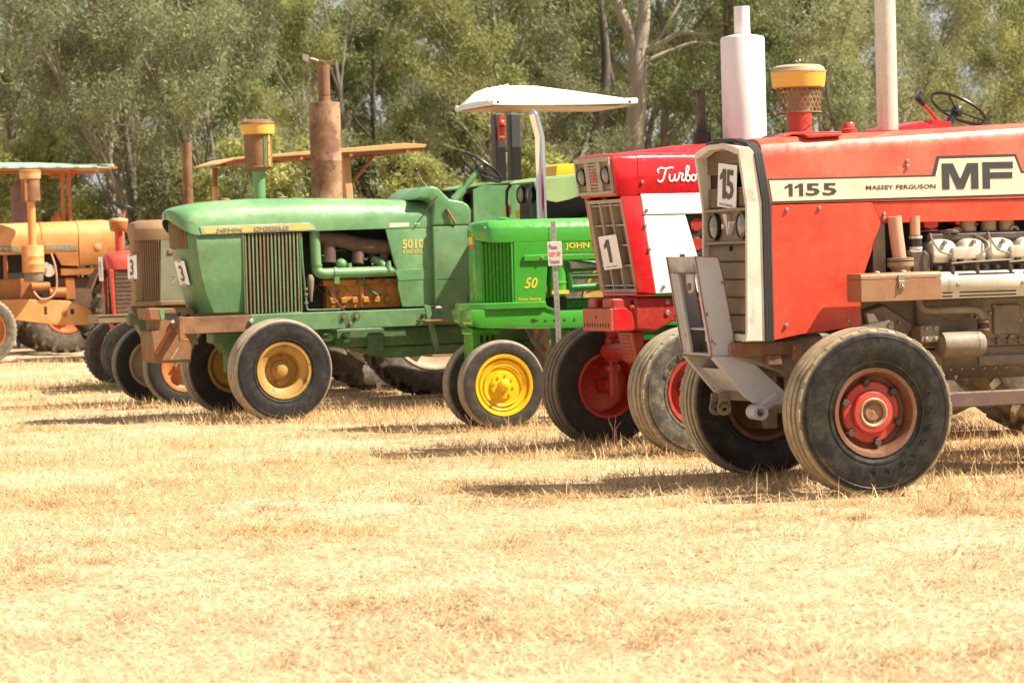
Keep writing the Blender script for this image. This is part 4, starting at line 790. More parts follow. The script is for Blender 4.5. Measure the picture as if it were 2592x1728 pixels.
    B().lathe([(.05, 1.99), (.15, 2.0), (.15, 2.02), (.147, 2.025), (.147, 2.37), (.149, 2.375), (.149, 2.385), (.147, 2.39), (.147, 2.918), (.142, 2.93), (.06, 2.936)], n=40).build('muffler', rust_stack, E)
    b = B(); b.lathe([(.06, 2.93), (.056, 2.95), (.056, 3.0), (.059, 3.0), (.059, 3.29), (.063, 3.292), (.063, 3.31), (.05, 3.31), (.05, 3.1)], n=24); b.build('exhaust_pipe', rust_m, E)
    b = B(); b.prism([(.055, 3.312), (-.06, 3.316), (-.06, 3.322), (.055, 3.318)], -.06, .06); b.tube([(.05, 0, 3.315), (.10, 0, 3.335), (.13, 0, 3.34)], .018, 8); b.prism([(.13, 3.30), (.20, 3.33), (.21, 3.39), (.14, 3.375)], -.006, .006); b.build('rain_flap', engine_grey, E)
    A = empty('air_cleaner', T, (-.105, 0, 0))
    B().lathe([(.075, 2.018), (.072, 2.03), (.056, 2.034), (.056, 2.30), (.052, 2.33)], n=28).build('neck', green51, A)
    B().lathe([(.056, 2.29), (.134, 2.325), (.134, 2.33), (.130, 2.335), (.130, 2.63), (.14, 2.635)], n=36).build('body', rust_m, A)
    for y0, x0 in ((.131, -.02),): 
        B().box(-.035, -.012, .122, .1345, 2.335, 2.63).build('strap', green51b, A); B().box(-.078, -.058, .112, .124, 2.335, 2.63).build('strap', yellow_txt2, A)
        b = B(); b.tube([(-.02, .132, 2.50), (-.075, .122, 2.56)], .006, 6); b.tube([(-.03, .132, 2.37), (-.075, .122, 2.43)], .006, 6); b.tube([(-.02, .132, 2.60), (-.05, .128, 2.62)], .006, 6); b.build('clip', rust_m, A)
    B().lathe([(.135, 2.632), (.152, 2.635), (.160, 2.70), (.160, 2.728)], n=36).build('bowl', yellow_cup, A)
    B().lathe([(.165, 2.727), (.164, 2.735), (.155, 2.75), (.12, 2.768), (.05, 2.774), (0, 2.775)], n=36).build('lid', rust_m, A); B().lathe([(.008, 2.77), (.012, 2.80), (0, 2.805)], n=8).build('wing_nut', bolt_m, A)
    B().lathe([(.075, 2.028), (.07, 2.04), (.055, 2.042), (.05, 2.06), (.03, 2.066), (0, 2.067)], (.25, .03, -.02), n=20).build('radiator_cap', rust_m, T); B().box(-.37, -.28, -.03, .04, 2.035, 2.048).build('filler_cap', tan_metal, T, .006)
    # chassis
    me = B().cyl(.02, 0, .02, (0, 0, 0), 'y', 6, ch=.004).mesh('bolt', rust_m)
    for x, z in ((-.758, .908), (-.882, .911), (-.82, .848)):
        B().lathe([(.045, .402), (.045, .4045), (.03, .4045), (.0, .4045)], (x, 0, z), 'y', 20).build('bolt_pad', green51d, T); obj('bolt', me, T, (x, .404, z))
    obj('bolt', B().cyl(.022, 0, .025, (0, 0, 0), 'y', 14, ch=.006).mesh('bolt', steel), T, (.145, .404, .902))
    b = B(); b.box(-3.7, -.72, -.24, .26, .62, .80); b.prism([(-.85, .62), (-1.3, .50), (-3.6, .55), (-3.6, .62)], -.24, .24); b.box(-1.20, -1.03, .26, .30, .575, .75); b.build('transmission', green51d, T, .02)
    for a in range(6): B().tube([(-1.115+.07*math.cos(a*PI/3), .301, .662+.07*math.sin(a*PI/3)), (-1.115, .301, .662)], .006, 5).build('rib', green51d, T)
    b = B(); b.cyl(.035, .15, .30, (-.66, 0, .72), 'y', 14); b.box(-.85, -.79, .2, .33, .72, .765); b.box(-.85, -.79, .2, .33, .665, .705); b.build('steering_link', green51, T, .008)
    b = B(); b.prism([(.42, .80), (.10, .80), (.10, .70), (.16, .69), (.20, .60), (.30, .60), (.36, .69), (.42, .70)], -.12, .12); b.cyl(.05, .42, .64, (.245, 0, 0), n=14); b.build('axle_pivot', green51b, T, .012)
    b = B(); b.tube([(0, -.62, .62), (0, .62, .62)], .055, 14); b.tube([(.245, 0, .55), (0, 0, .62)], .05, 12)
    for s in (1, -1): b.cyl(.045, .34, .72, (0, s*.6, 0)); b.tube([(0, s*.6, .44), (0, s*.75, .44)], .05, 12)
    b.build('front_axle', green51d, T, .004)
    b = B(); b.prism([(-1.52, 1.0), (-1.58, .985), (-1.672, .545), (-1.622, .545)], .50, .525); b.tube([(-1.55, .40, .9), (-1.56, .51, .9)], .02, 8); b.build('step_hanger', green51b, T, .003)
    for z, xa, xb in ((.85, -1.455, -1.776), (.52, -1.521, -1.760)): b = B(); b.box(xb, xa, .46, .70, z-.008, z+.010); b.build('step', rust_m, T, .004)
    b = B(); b.box(-1.97, -1.60, .402, .42, .82, .955); b.build('rail_plate', green51b, T, .004); bolts(T, [(-1.74, .42, .93), (-1.74, .42, .86), (-1.9, .42, .93), (-1.9, .42, .86)], .018)
    for s in (1, -1):
        o, e, d = wheel(T, 0, s*.775, .472, .238, .30, 'rib', T_51, yellow51, .15, s, 0, style='none', z=.455, step=1)
        b = B(); b.lathe([(.155, d-.002), (.15, d+.012), (.085, d+.016), (.078, d+.05), (.06, d+.055), (.055, d+.09), (.04, d+.10), (0, d+.102)], (0, 0, 0), 'y', 36); b.build('hub', yellow51, o); nuts(o, yellow51, 8, .118, d+.012, .017, .014, .1)
        b = B(); b.lathe([(.052, d+.091), (.05, d+.115), (.03, d+.122), (0, d+.123)], (0, 0, 0), 'y', 20); b.build('hub_cap', yellow51, o)
    rear_pair(T, -3.40, .94, .48, .50, .86, T_rear, yellow51)
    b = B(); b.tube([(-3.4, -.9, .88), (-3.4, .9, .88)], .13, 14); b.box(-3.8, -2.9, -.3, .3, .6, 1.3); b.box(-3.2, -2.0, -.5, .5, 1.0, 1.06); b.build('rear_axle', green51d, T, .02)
    # fenders with lamps in their noses
    for s, mat in ((1, rusty_fender), (-1, green51)):
        F = empty('fender', T); a0, a1 = s*.58, s*1.16
        top = [(-2.385, 1.78), (-2.37, 1.95), (-2.378, 2.05), (-2.415, 2.10), (-2.48, 2.125), (-2.6, 2.14), (-3.1, 2.172), (-3.7, 2.19), (-4.2, 2.15), (-4.42, 1.95), (-4.46, 1.95), (-4.23, 2.175), (-3.7, 2.215), (-3.1, 2.197), (-2.6, 2.165), (-2.47, 2.15), (-2.395, 2.118), (-2.355, 2.055), (-2.35, 1.95), (-2.36, 1.78)]
        b = B(); b.prism([p for p in top[3:17]], a0, a1); b.build('fender_top', mat, F, .004)
        b = B(); b.prism([top[0], top[1], top[2], top[3], top[16], top[17], top[18], top[19]], a0, a0+s*.03); b.prism([top[0], top[1], top[2], top[3], top[16], top[17], top[18], top[19]], a1-s*.03, a1); b.build('lamp_hood_rim', black_m, F, .003)
        b = B(); b.prism([(-2.40, 2.10), (-2.42, 2.03), (-2.458, 1.979), (-2.54, 1.935), (-2.62, 1.921), (-2.75, 1.945), (-2.883, 1.985), (-3.2, 2.08), (-3.7, 2.12), (-4.25, 2.12), (-4.2, 2.17), (-3.7, 2.20), (-3.1, 2.182), (-2.6, 2.15), (-2.47, 2.14)], a1, a1+s*.02); b.build('fender_lip', mat, F, .003)
        b = B(); b.prism([(-2.50, 1.72), (-2.50, 2.10), (-2.6, 2.14), (-4.3, 2.14), (-4.4, 1.4), (-2.7, 1.4)], a0-s*.0, a0+s*.02); b.build('fender_wall', black_m if s > 0 else mat, F, .003)  # near wall black: shade inside the recess and under the lip painted in
        B().box(-2.52, -2.50, min(a0, a1)+.01, max(a0, a1)-.005, 1.74, 2.12).build('lamp_panel', black_m, F)
        for q in (.36, .72): headlight(F, (-2.44, a0+(a1-a0)*q-.03*s, 2.005), .078, (1, 0, 0))
        if s > 0: B().box(-2.43, -2.37, .48, .55, 1.82, 1.92).build('marker_lamp', yellow_cup, F, .01)
    seat(T, -3.02, 1.80, yellow_jd, .5); b = B(); b.prism([(-3.03, 2.10), (-3.06, 2.30), (-3.10, 2.315), (-3.27, 2.315), (-3.285, 2.29), (-3.285, 2.10)], -.22, .22); b.build('seat_back', yellow_jd, T, .02, 35, 2)
    number_paper(T, (.700, .115, 1.362), (-.16, .98, 0), (.22, .0, 1), .20, .225, '3', 'white paper numbered 3 taped to the nose of the faded green tractor', None, True, .42)
    return T

# ================================================================== brown green 70
def build_70():
    T = tractor('patina_tractor', -3.6, 27.18, 23, 'rust brown and dull green tractor marked 70, left of the faded green one')
    b = B(); S = []
    for x, hw, zb, zc, zt in ((.345, .09, 1.712, 1.80, 1.868), (.33, .13, 1.705, 1.815, 1.885), (.25, .20, 1.70, 1.82, 1.905), (.08, .285, 1.70, 1.82, 1.91), (-1.9, .285, 1.70, 1.83, 1.93)):
        h = [(hw, zb), (hw, zc-.01), (hw*.98, zc+.005), (hw*.72, zt-.01), (hw*.6, zt), (0, zt+.004)]
        S.append([(x, y, z) for y, z in h]+[(x, -y, z) for y, z in h[-2::-1]])
    b.loft(S); b.build('hood', patina, T, .004, 28)
    b = B(); b.prism([(.25, .12), (.335, .09), (.335, -.09), (.25, -.12)], 1.06, 1.86, 'xy'); b.build('nose_strip', patina, T, .012)
    b = B(); b.prism([(.29, .075), (.10, .245), (.10, -.245), (.29, -.075)], 1.075, 1.703, 'xy'); b.build('radiator', dark_int, T)
    me = B().prism([(-.005, 0), (.006, 0), (.008, .022), (-.008, .022)], 1.075, 1.703, 'xy').mesh('grille_slat', patina, .001)
    for s in (1, -1):
        for k in range(10):
            t = (k+.4)/10; o = obj('grille_slat', me, T, (.29-.19*t, s*(.085+.17*t), 0)); o.rotation_euler = (0, 0, R_(-20)*s if s > 0 else PI+R_(20))
        b = B(); b.prism([(.098, 1.702), (-.45, 1.70), (-.45, 1.075), (.128, 1.075)], s*.255, s*.285); b.build('side_panel', patina_grey, T, .005)
        b = B(); b.prism([(-.45, 1.70), (-1.9, 1.70), (-1.9, 1.58), (-.45, 1.58)], s*.255, s*.283); b.build('hood_skirt', patina_grey, T, .004)
    B().box(-.03, .03, .285, .297, 1.555, 1.60).build('latch', patina, T, .004)
    b = B(); b.prism([(.34, .10), (.12, .295), (-.5, .295), (-.5, -.295), (.12, -.295), (.34, -.10)], 1.025, 1.075, 'xy'); b.build('grille_base', patina, T, .008)
    sidetext(T, '70', .005, -.16, 1.245, 1.335, .285, tan_lid, bold=-.01, shear=.3)
    B().box(-1.9, -.1, -.22, .22, 1.0, 1.69).build('engine', dark_int, T)
    b = B(); b.box(-2.9, .20, -.24, .24, .70, 1.025); b.build('chassis', patina_grey, T, .02)
    b = B(); b.prism([(.36, 1.02), (.30, 1.03), (.10, 1.03), (.10, .70), (.20, .66), (.28, .80)], -.20, -.05); b.cyl(.06, .25, .38, (0, -.1, .885), 'x', 14); b.build('front_casting', patina_grey, T, .015)
    b = B(); b.tube([(0, -.6, .55), (0, .6, .55)], .05, 12)
    for s in (1, -1): b.cyl(.04, .3, .6, (0, s*.52, 0)); b.tube([(0, s*.5, .40), (0, s*.64, .40)], .04, 10)
    b.build('front_axle', patina, T)
    for s in (1, -1): wheel(T, 0, s*.63, .415, .235, .19, 'plain', T_70, rim_orange if s > 0 else rim_cream, .05, s, 0, style='disc', z=.402)
    rear_pair(T, -2.62, .80, .50, .40, .84, T_rear, rim_cream)
    b = B(); b.tube([(-2.62, -.85, .78), (-2.62, .85, .78)], .11, 14); b.box(-3.0, -2.0, -.28, .28, .6, 1.35); b.build('transmission', patina_grey, T, .02)
    B().cyl(.053, 1.86, 2.71, (-.285, 0, 0), n=24).build('exhaust_stack', rust_m, T); seat(T, -2.9, 1.4, black_m, .4); steering(T, (-2.2, 0, 1.75), .2, -R_(40), col=patina, colend=(-2.0, 0, 1.5))
    number_paper(T, (.352, .06, 1.43), (-.12, 1, 0), (0, 0, 1), .235, .245, '3', 'white paper numbered 3 taped to the rust brown tractor nose', None, True, .42)
    return T

# ================================================================== small red tractor
def build_red():
    T = tractor('small_red_tractor', -4.665, 31.6, 20, 'small old red tractor with brown radiator grille and short yellow topped air cleaner, half hidden')
    b = B(); S = []
    for x, hw, zb, zt in ((.235, .13, 1.45, 1.55), (.22, .19, 1.42, 1.59), (.17, .235, 1.408, 1.618), (.08, .25, 1.407, 1.632), (-1.6, .25, 1.40, 1.68)):
        h = [(hw, zb)]+[(hw*math.cos(PI/2*k/6)**.5, zb+.03+(zt-zb-.03)*math.sin(PI/2*k/6)) for k in range(1, 7)]; S.append([(x, y, z) for y, z in h]+[(x, -y, z) for y, z in h[-2::-1]])
    b.loft(S); b.build('hood', red_old, T, 0, 45)
    B().box(-1.2, .13, -.22, .22, .86, 1.407).build('radiator', brown_grille, T, .01)
    for s in (1, -1):
        b = B(); b.prism([(.20, .855), (.235, 1.41), (.175, 1.41), (.165, .855)], s*.20, s*.245); b.build('grille_side', red_old, T, .012)
        b = B(); b.box(-.35, .155, s*.215, s*.232, .86, 1.40); b.build('side_grille', brown_grille, T)
        for k in range(10): B().box(-.33, .15, s*.2315, s*.237, .90+k*.05, .915+k*.05).build('grille_bar', brown_grille, T)
        for z in (1.30, 1.26, 1.11, 1.05, 1.0, .95, .88): b = B(); b.prism([(-.10, z), (-.17, z), (-.155, z+.028), (-.12, z+.028)], s*.233, s*.245); b.build('louvre', tan_lid, T)
    b = B(); b.box(-.6, .40, -.30, .30, .765, .86); b.build('front_bumper', louvre_brown, T, .01); b = B(); b.box(-.6, .39, -.31, .31, .858, .868); b.build('bumper_top', tan_lid, T)
    b = B(); b.prism([(.19, .765), (-.1, .765), (-.02, .585), (.13, .585)], -.14, .14); b.tube([(.05, -.55, .60), (.05, .55, .60)], .05, 12)
    for s in (1, -1): b.cyl(.04, .3, .62, (0, s*.5, 0))
    b.build('front_axle', red_old, T, .01)
    for s, yw in ((1, .42), (-1, .60)): wheel(T, 0, s*yw, .40, .23, .20, 'trac', T_old, hub_red, .03, s, R_(6), style='disc', z=.39)
    A = empty('air_cleaner', T, (.05, 0, 0))
    B().cyl(.05, 1.62, 1.88, n=20).build('neck', red_old, A); B().lathe([(.05, 1.86), (.09, 1.868), (.105, 1.885), (.113, 1.95), (.116, 1.985)], n=28).build('bowl', orange_d, A); B().lathe([(.116, 1.985), (.116, 2.0), (.105, 2.018), (.05, 2.027), (0, 2.028)], n=28).build('lid', orange_canopy, A)
    rear_pair(T, -2.0, .70, .40, .32, .72, T_rear, red_old); b = B(); b.box(-2.3, -.4, -.2, .2, .5, 1.0); b.tube([(-2, -.7, .7), (-2, .7, .7)], .1, 12); b.build('transmission', brown_grille, T, .02); seat(T, -2.2, 1.1, black_m, .4); steering(T, (-1.6, 0, 1.72), .18, -R_(40), col=red_old, colend=(-1.4, 0, 1.5))
    number_paper(T, (.262, -.10, 1.42), (0, 1, 0), (.02, 0, 1), .24, .29, '1', 'white number paper seen edge on at the nose of the small red tractor', dw=.4)
    return T

# ================================================================== orange tractors
def build_orange():
    T = tractor('orange_tractor', -8.4, 40.8, 20, 'orange tractor with green name plates and a tall pre cleaner, leftmost in the row')
    b = B(); S = []
    for x, zt in ((.7, 2.16), (-.46, 2.17), (-1.62, 2.185)):
        h = [(.33, 1.68), (.345, 1.72), (.35, 1.88)]+[(.35*math.cos(PI/2*k/8)**.7, 1.9+(zt-1.9)*math.sin(PI/2*k/8)) for k in range(1, 9)]; S.append([(x, y, z) for y, z in h]+[(x, -y, z) for y, z in h[-2::-1]])
    b.loft(S); b.build('hood', orange_m, T, 0, 45)
    b = B(); S = []
    for x, zt, zb in ((-1.63, 2.192, 1.48), (-2.06, 2.197, 1.48), (-2.2, 2.18, 1.55), (-2.35, 2.14, 1.7)):
        h = [(.34, zb), (.355, zb+.02), (.358, 1.88)]+[(.358*math.cos(PI/2*k/8)**.7, 1.9+(zt-1.9)*math.sin(PI/2*k/8)) for k in range(1, 9)]; S.append([(x, y, z) for y, z in h]+[(x, -y, z) for y, z in h[-2::-1]])
    b.loft(S); b.build('fuel_tank', orange_m, T, 0, 45)
    B().lathe([(.055, .352), (.055, .368), (.03, .374), (0, .375)], (-1.926, 0, 1.77), 'y', 24).build('tank_cap', orange_canopy, T)
    for x in (-1.05,): b = B(); b.tube([(x, .352*math.cos(PI*k/20)**.7 if k < 20 else 0, 1.9+.285*math.sin(PI*k/20)) for k in range(0, 11)], .006, 6); b.build('hood_seam', orange_d, T)
    for s in (1, -1):
        b = B(); b.prism([(-1.24, 1.69), (-1.62, 1.69), (-1.62, 1.47), (-1.345, 1.49)], s*.325, s*.35); b.build('side_panel', orange_d, T, .006)
        b = B(); b.prism([(.7, .98), (-.72, .984), (-1.416, .936), (-1.766, .786), (-2.6, .70), (-2.6, .55), (-1.745, .546), (-1.214, .565), (-.615, .661), (.7, .70)], s*.42, s*.45); b.build('chassis_plate', orange_m, T, .006)
    B().box(-1.075, -1.03, .45, .4525, .735, .86).build('plate_slot', dark_int, T, .002); B().prism([(-1.44, .80), (-1.47, .812), (-1.495, .80), (-1.495, .73), (-1.47, .718), (-1.44, .73)], .45, .4525).build('plate_slot', dark_int, T)
    bolts(T, [(-1.35, .45, .77), (-1.35, .45, .71)], .03, .02, rim_orange)
    for xa, xb, s in ((-.15, -.72, 'SUPER'), (-1.09, -1.62, 'NINETY')):
        b = B(); b.prism([(xa, 1.732), (xa, 1.815), (xb+.06, 1.815), (xb, 1.72), (xb+.02, 1.715)], .35, .356); b.build('name_plate', patina_grey, T, .003)
        text(T, s, (xa-.03, .356, 1.748), (-1, 0, 0), (0, 0, 1), abs(xb-xa)-.10, .052, silver_txt, bold=.015)
    B().box(-1.62, .7, -.30, .22, .95, 1.68).build('engine_bay', dark_int, T); B().box(-2.3, -1.33, .1, .33, 1.33, 1.45).build('tank_rail', orange_d, T, .01)
    b = B(); b.box(-.95, -.35, .1, .3, .98, 1.3); b.box(-.3, .6, .1, .32, 1.0, 1.5); b.cyl(.07, -1.15, -.85, (0, .34, 1.17), 'x', 16); b.cyl(.08, -1.40, -1.13, (0, .34, 1.07), 'x', 16); b.box(-1.55, -1.40, .1, .3, .95, 1.3); b.cyl(.035, 1.3, 1.68, (-.48, .28, 0)); b.build('engine', orange_d, T, .01)
    b = B(); b.cyl(.1, .20, .30, (-1.15, 0, 1.42), 'y', 18); b.cyl(.05, .2, .34, (-1.10, 0, 1.50), 'y', 14); b.box(-1.05, -.9, .3, .38, 1.15, 1.2); b.build('alternator', alu, T)
    b = B(); b.tube(smooth([(-1.19, .34, 1.68), (-1.24, .40, 1.45), (-1.24, .42, 1.15), (-1.14, .46, 1.0), (-.98, .46, .98), (-.88, .42, 1.1)], 6), .014, 8); b.build('hose', pink_pipe, T)
    # pre-cleaner, pipe and canister on the near flank
    A = empty('air_cleaner', T, (-.86, .58, 0))
    B().lathe([(.062, 1.80), (.062, 2.50)], n=24).build('pipe', orange_m, A)
    B().lathe([(.06, 2.49), (.142, 2.50), (.144, 2.52), (.144, 2.84), (.10, 2.845)], n=32).build('body', rust_m, A); B().box(.07, .11, .10, .125, 2.5, 2.84).build('strap', rim_orange, A)
    B().lathe([(.145, 2.84), (.158, 2.845), (.165, 2.93), (.165, 2.945)], n=32).build('bowl', orange_canopy, A); B().lathe([(.170, 2.944), (.168, 2.965), (.14, 2.985), (0, 2.99)], n=32).build('lid', orange_d, A)
    B().lathe([(0, 1.25), (.14, 1.255), (.148, 1.27), (.148, 1.395)], n=32).build('cup', engine_grey, A); B().lathe([(.165, 1.395), (.170, 1.40), (.170, 1.52), (.173, 1.525), (.170, 1.53), (.170, 1.64), (.173, 1.645), (.170, 1.65), (.170, 1.79), (.16, 1.81), (.06, 1.815)], n=36).build('canister', orange_m, A)
    for x, s in ((0, 1), (0, -1)): wheel(T, x, s*.78, .53, .34, .26, 'trac', T_old, rim_orange, .05, s, 0, style='disc', z=.52)
    b = B(); b.tube([(0, -.7, .6), (0, .7, .6)], .07, 12); b.build('front_axle', brown_grille, T); b = B(); b.box(-2.9, -1.3, -.25, .25, .6, 1.3); b.tube([(-2.55, -.85, .83), (-2.55, .85, .83)], .12, 12); b.build('axle_housing', brown_grille, T, .02)
    rear_pair(T, -2.55, .85, .45, .42, .85, T_rear, rim_orange)
    for s in (1, -1):
        b = B(); q = [(-2.55+.93*math.cos(a), .87+.93*math.sin(a)) for a in [R_(170-14*k) for k in range(12)]]; q2 = [(-2.55+.90*math.cos(a), .87+.90*math.sin(a)) for a in [R_(170-14*k) for k in range(12)]]
        b.prism(q+q2[::-1], s*.62, s*1.08); b.build('fender', brown_grille, T)
    steering(T, (-2.46, 0, 2.40), .19, -R_(24), mat=black_m, col=rim_orange, colend=(-2.38, 0, 2.12)); b = B(); b.tube([(-2.32, .05, 2.32), (-2.42, .05, 2.23)], .009, 8); b.ball((-2.32, .05, 2.32), .02); b.build('throttle', engine_grey, T); seat(T, -2.95, 1.5, black_m)
    return T
def canopy_tractor(name, label, x, y, yaw, rear, kind, nose=.2):
    T = tractor(name, x, y, yaw, label)
    body = orange_m
    b = B(); S = []
    for xx, zt in ((nose, 1.85), (nose-1.2, 1.95)):
        h = [(.3, 1.3), (.3, zt-.12), (.24, zt-.02), (0, zt)]; S.append([(xx, yy, z) for yy, z in h]+[(xx, -yy, z) for yy, z in h[-2::-1]])
    b.loft(S); b.build('hood', body, T, .01); b = B(); b.box(rear-.4, nose-.05, -.25, .25, .6, 1.3); b.tube([(rear, -.85, .74), (rear, .85, .74)], .12, 12); b.tube([(nose-.2, -.6, .5), (nose-.2, .6, .5)], .06, 10); b.build('chassis', orange_d, T, .02)
    for s in (1, -1): wheel(T, nose-.2, s*.62, .40, .23, .2, 'plain', T_70, rim_orange, .04, s, 0, style='disc')
    rear_pair(T, rear, .76, .38, .38, .88, T_rear, orange_red); seat(T, rear-.2, 1.45, black_m)
    K = empty('canopy', T)
    if kind == 'tan':
        b = B(); b.prism([(-1.20, 2.645), (-1.0, 2.58), (-1.0, 2.56), (-1.21, 2.622), (-3.52, 2.735), (-3.53, 2.77), (-3.28, 2.788)], -.55, .5); b.build('roof_sheet', orange_canopy, K, .004)
        b = B(); rz = lambda x: 2.615+(-1.2-x)*.0505
        for ya, yb in ((.44, .47), (-.55, -.52)): b.prism([(-1.22, rz(-1.22)), (-1.22, rz(-1.22)-.035), (-3.51, rz(-3.51)-.035), (-3.51, rz(-3.51))], ya, yb)
        for xx in (-1.4, -2.0, -2.6, -3.3): b.box(xx-.02, xx+.02, -.55, .49, rz(xx)-.045, rz(xx)-.004)
        b.build('roof_frame', orange_d, K)
        b = B(); b.prism([(-2.545, 2.69), (-2.637, 2.69), (-2.70, 1.3), (-2.62, 1.3)], .25, .35); b.prism([(-2.545, 2.69), (-2.637, 2.69), (-2.70, 1.3), (-2.62, 1.3)], -.35, -.25); b.build('canopy_post', orange_canopy, K, .008)
        b = B(); b.tube([(-2.99, .3, 2.70), (-2.66, .3, 2.33)], .02, 8); b.build('brace', orange_d, K)
        b = B(); b.tube([(-1.10, 0, 1.80), (-1.10, 0, 2.33)], .032, 16); b.build('exhaust_base', orange_m, T); b = B(); b.tube([(-1.10, 0, 2.33), (-1.105, 0, 2.50), (-1.115, 0, 2.55)], .031, 16, caps=False); b.build('exhaust_pipe', rust_m, T)
        steering(T, (-2.93, 0, 2.24), .21, -R_(62), thick=.014, col=orange_m, colend=(-2.75, 0, 2.05))
    elif kind == 'white':
        q = 1.169; b = B(); S = []
        for x, yh, zt, zb in ((-2.30, .46, 2.92, 2.875), (-2.36, .47, 2.955, 2.872), (-2.46, .47, 3.03, 2.870), (-2.56, .47, 3.07, 2.869), (-2.85, .48, 3.065, 2.868), (-3.3, .48, 3.01, 2.872), (-3.72, .48, 2.955, 2.882), (-3.83, .48, 2.938, 2.885)):
            k = .72 if x < -2.4 else .9
            h = [(yh, zb), (yh+.02, zb), (yh+.02, zb+.045), (yh, zb+.052), (yh*k, zt-.02), (yh*k-.05, zt), (0, zt+.008)]
            S.append([(x*q, (y-.02)*q, 1.42+(z-1.42)*q) for y, z in h]+[(x*q, (-y-.02)*q, 1.42+(z-1.42)*q) for y, z in h[-2::-1]])
        b.loft(S); b.build('roof_shell', white_roof, K, .006, 40); zq = lambda z: 1.42+(z-1.42)*q
        for k in range(4): B().tube([(-2.335*q, (-.30+.2*k)*q, zq(2.935)), (-2.44*q, (-.27+.18*k)*q, zq(3.028)), (-2.56*q, (-.24+.16*k)*q, zq(3.078))], [.022, .025, .014], 8).build('roof_rib', white_roof, K)
        B().box(-3.80*q, -2.33*q, -.46*q, .42*q, zq(2.862), zq(2.866)).build('roof_lining', tan_lid, K)
        for xx in (-2.35, -3.74): B().cyl(.017, 0, .006, (xx*q, .48*q, zq(2.90)), 'y', 10).build('roof_bolt', black_m, K)
        for xx in (-2.85, -3.02): b = B(); b.box((xx-.062)*q, (xx+.05)*q, -.80*q, -.68*q, 1.2, zq(2.86)); b.build('canopy_post', post_grey, K, .012)
        bpy.context.view_layer.update()
        X = empty('fire_extinguisher', None, T.matrix_world @ Vector((-2.845*q, -.625*q, zq(2.585))), R_(203)); X.scale = (1.15,)*3; tag(X, 'red fire extinguisher strapped to the dark post under the white canopy', 'fire extinguisher')
        B().lathe([(0, 0), (.035, .002), (.040, .012), (.040, .18), (.03, .205), (.016, .215), (.016, .225), (0, .225)], n=24).build('cylinder', red_ext, X)
        b = B(); b.box(-.02, .02, -.012, .012, .222, .245); b.tube([(0, 0, .245), (-.035, 0, .262)], .007, 6); b.tube([(.0, 0, .24), (-.04, .0, .24)], .006, 6); b.build('valve_handle', red_ext, X)
        B().cyl(.0415, .14, .152, n=24).build('strap', black_m, X); B().lathe([(.0405, .03), (.041, .032), (.041, .046), (.0405, .048)], n=20, a0=.6, a1=2.0).build('label', white_txt, X)
    else:
        b = B(); S = []
        for yy in np.linspace(-.75, .75, 7):
            q = [(x_, yy, zc-dz_*yy*yy) for x_, zc, dz_ in ((-.6, 3.285, .20), (-1.2, 3.29, .20), (-1.9, 3.28, .19), (-2.4, 3.25, .14), (-2.8, 3.205, .07), (-3.05, 3.17, .02))]; S.append(q+[(a_, b_, c_-.015) for a_, b_, c_ in q[::-1]])
        b.loft(S); b.build('roof_cloth', mint, K, 0, 40)
        b = B()
        for k in range(8):
            x0 = -.7-k*.3; b.prism([(x0, 3.21), (x0-.30, 3.21), (x0-.30, 3.16), (x0-.16, 3.19)], .75, .757)
        b.build('roof_edge', mint, K)
        b = B(); b.tube([(-.6, .72, 3.15), (-3.15, .72, 3.145)], .022, 8); b.tube([(-.6, -.72, 3.15), (-3.15, -.72, 3.145)], .022, 8); b.tube([(-3.12, -.74, 3.15), (-3.12, .74, 3.15)], .024, 8)
        for xx in (-1.2, -1.9, -2.5): b.tube([(xx, -.72, 3.14), (xx, .72, 3.14)], .018, 6)
        b.box(-2.9, -1.85, -.1, .1, 3.08, 3.13); b.build('roof_frame', orange_red, K)
        for xx in (-2.335, -2.455): b = B(); b.box(xx-.026, xx+.026, -.03, .03, 1.2, 3.12); b.build('canopy_post', orange_red, K)
        b = B(); b.tube([(-2.34, 0, 3.0), (-1.95, 0, 3.13)], .018, 8); b.tube([(-2.46, 0, 2.98), (-2.56, 0, 3.12)], .018, 8); b.tube([(-2.34, 0, 2.98), (-2.42, 0, 3.12)], .016, 8); b.tube([(-2.33, 0, 2.42), (-2.46, 0, 2.42)], .018, 8); b.build('brace', orange_red, K)
        b = B(); b.lathe([(.14, 1.9), (.142, 2.84), (.13, 2.87), (.06, 2.97), (.045, 2.98), (.04, 3.08)], (-1.58, 0, 0), n=28); b.build('exhaust_muffler', paint('purple_rust', (.20, .10, .09), .6, (.26, .13, .11), .8, dust=.2), T)
        b = B(); b.ball((-2.19, .1, 2.29), .085, 16); b.cyl(.02, 2.36, 2.42, (-2.19, .1, 0), n=8); b.build('lamp', orange_red, T)
    return T
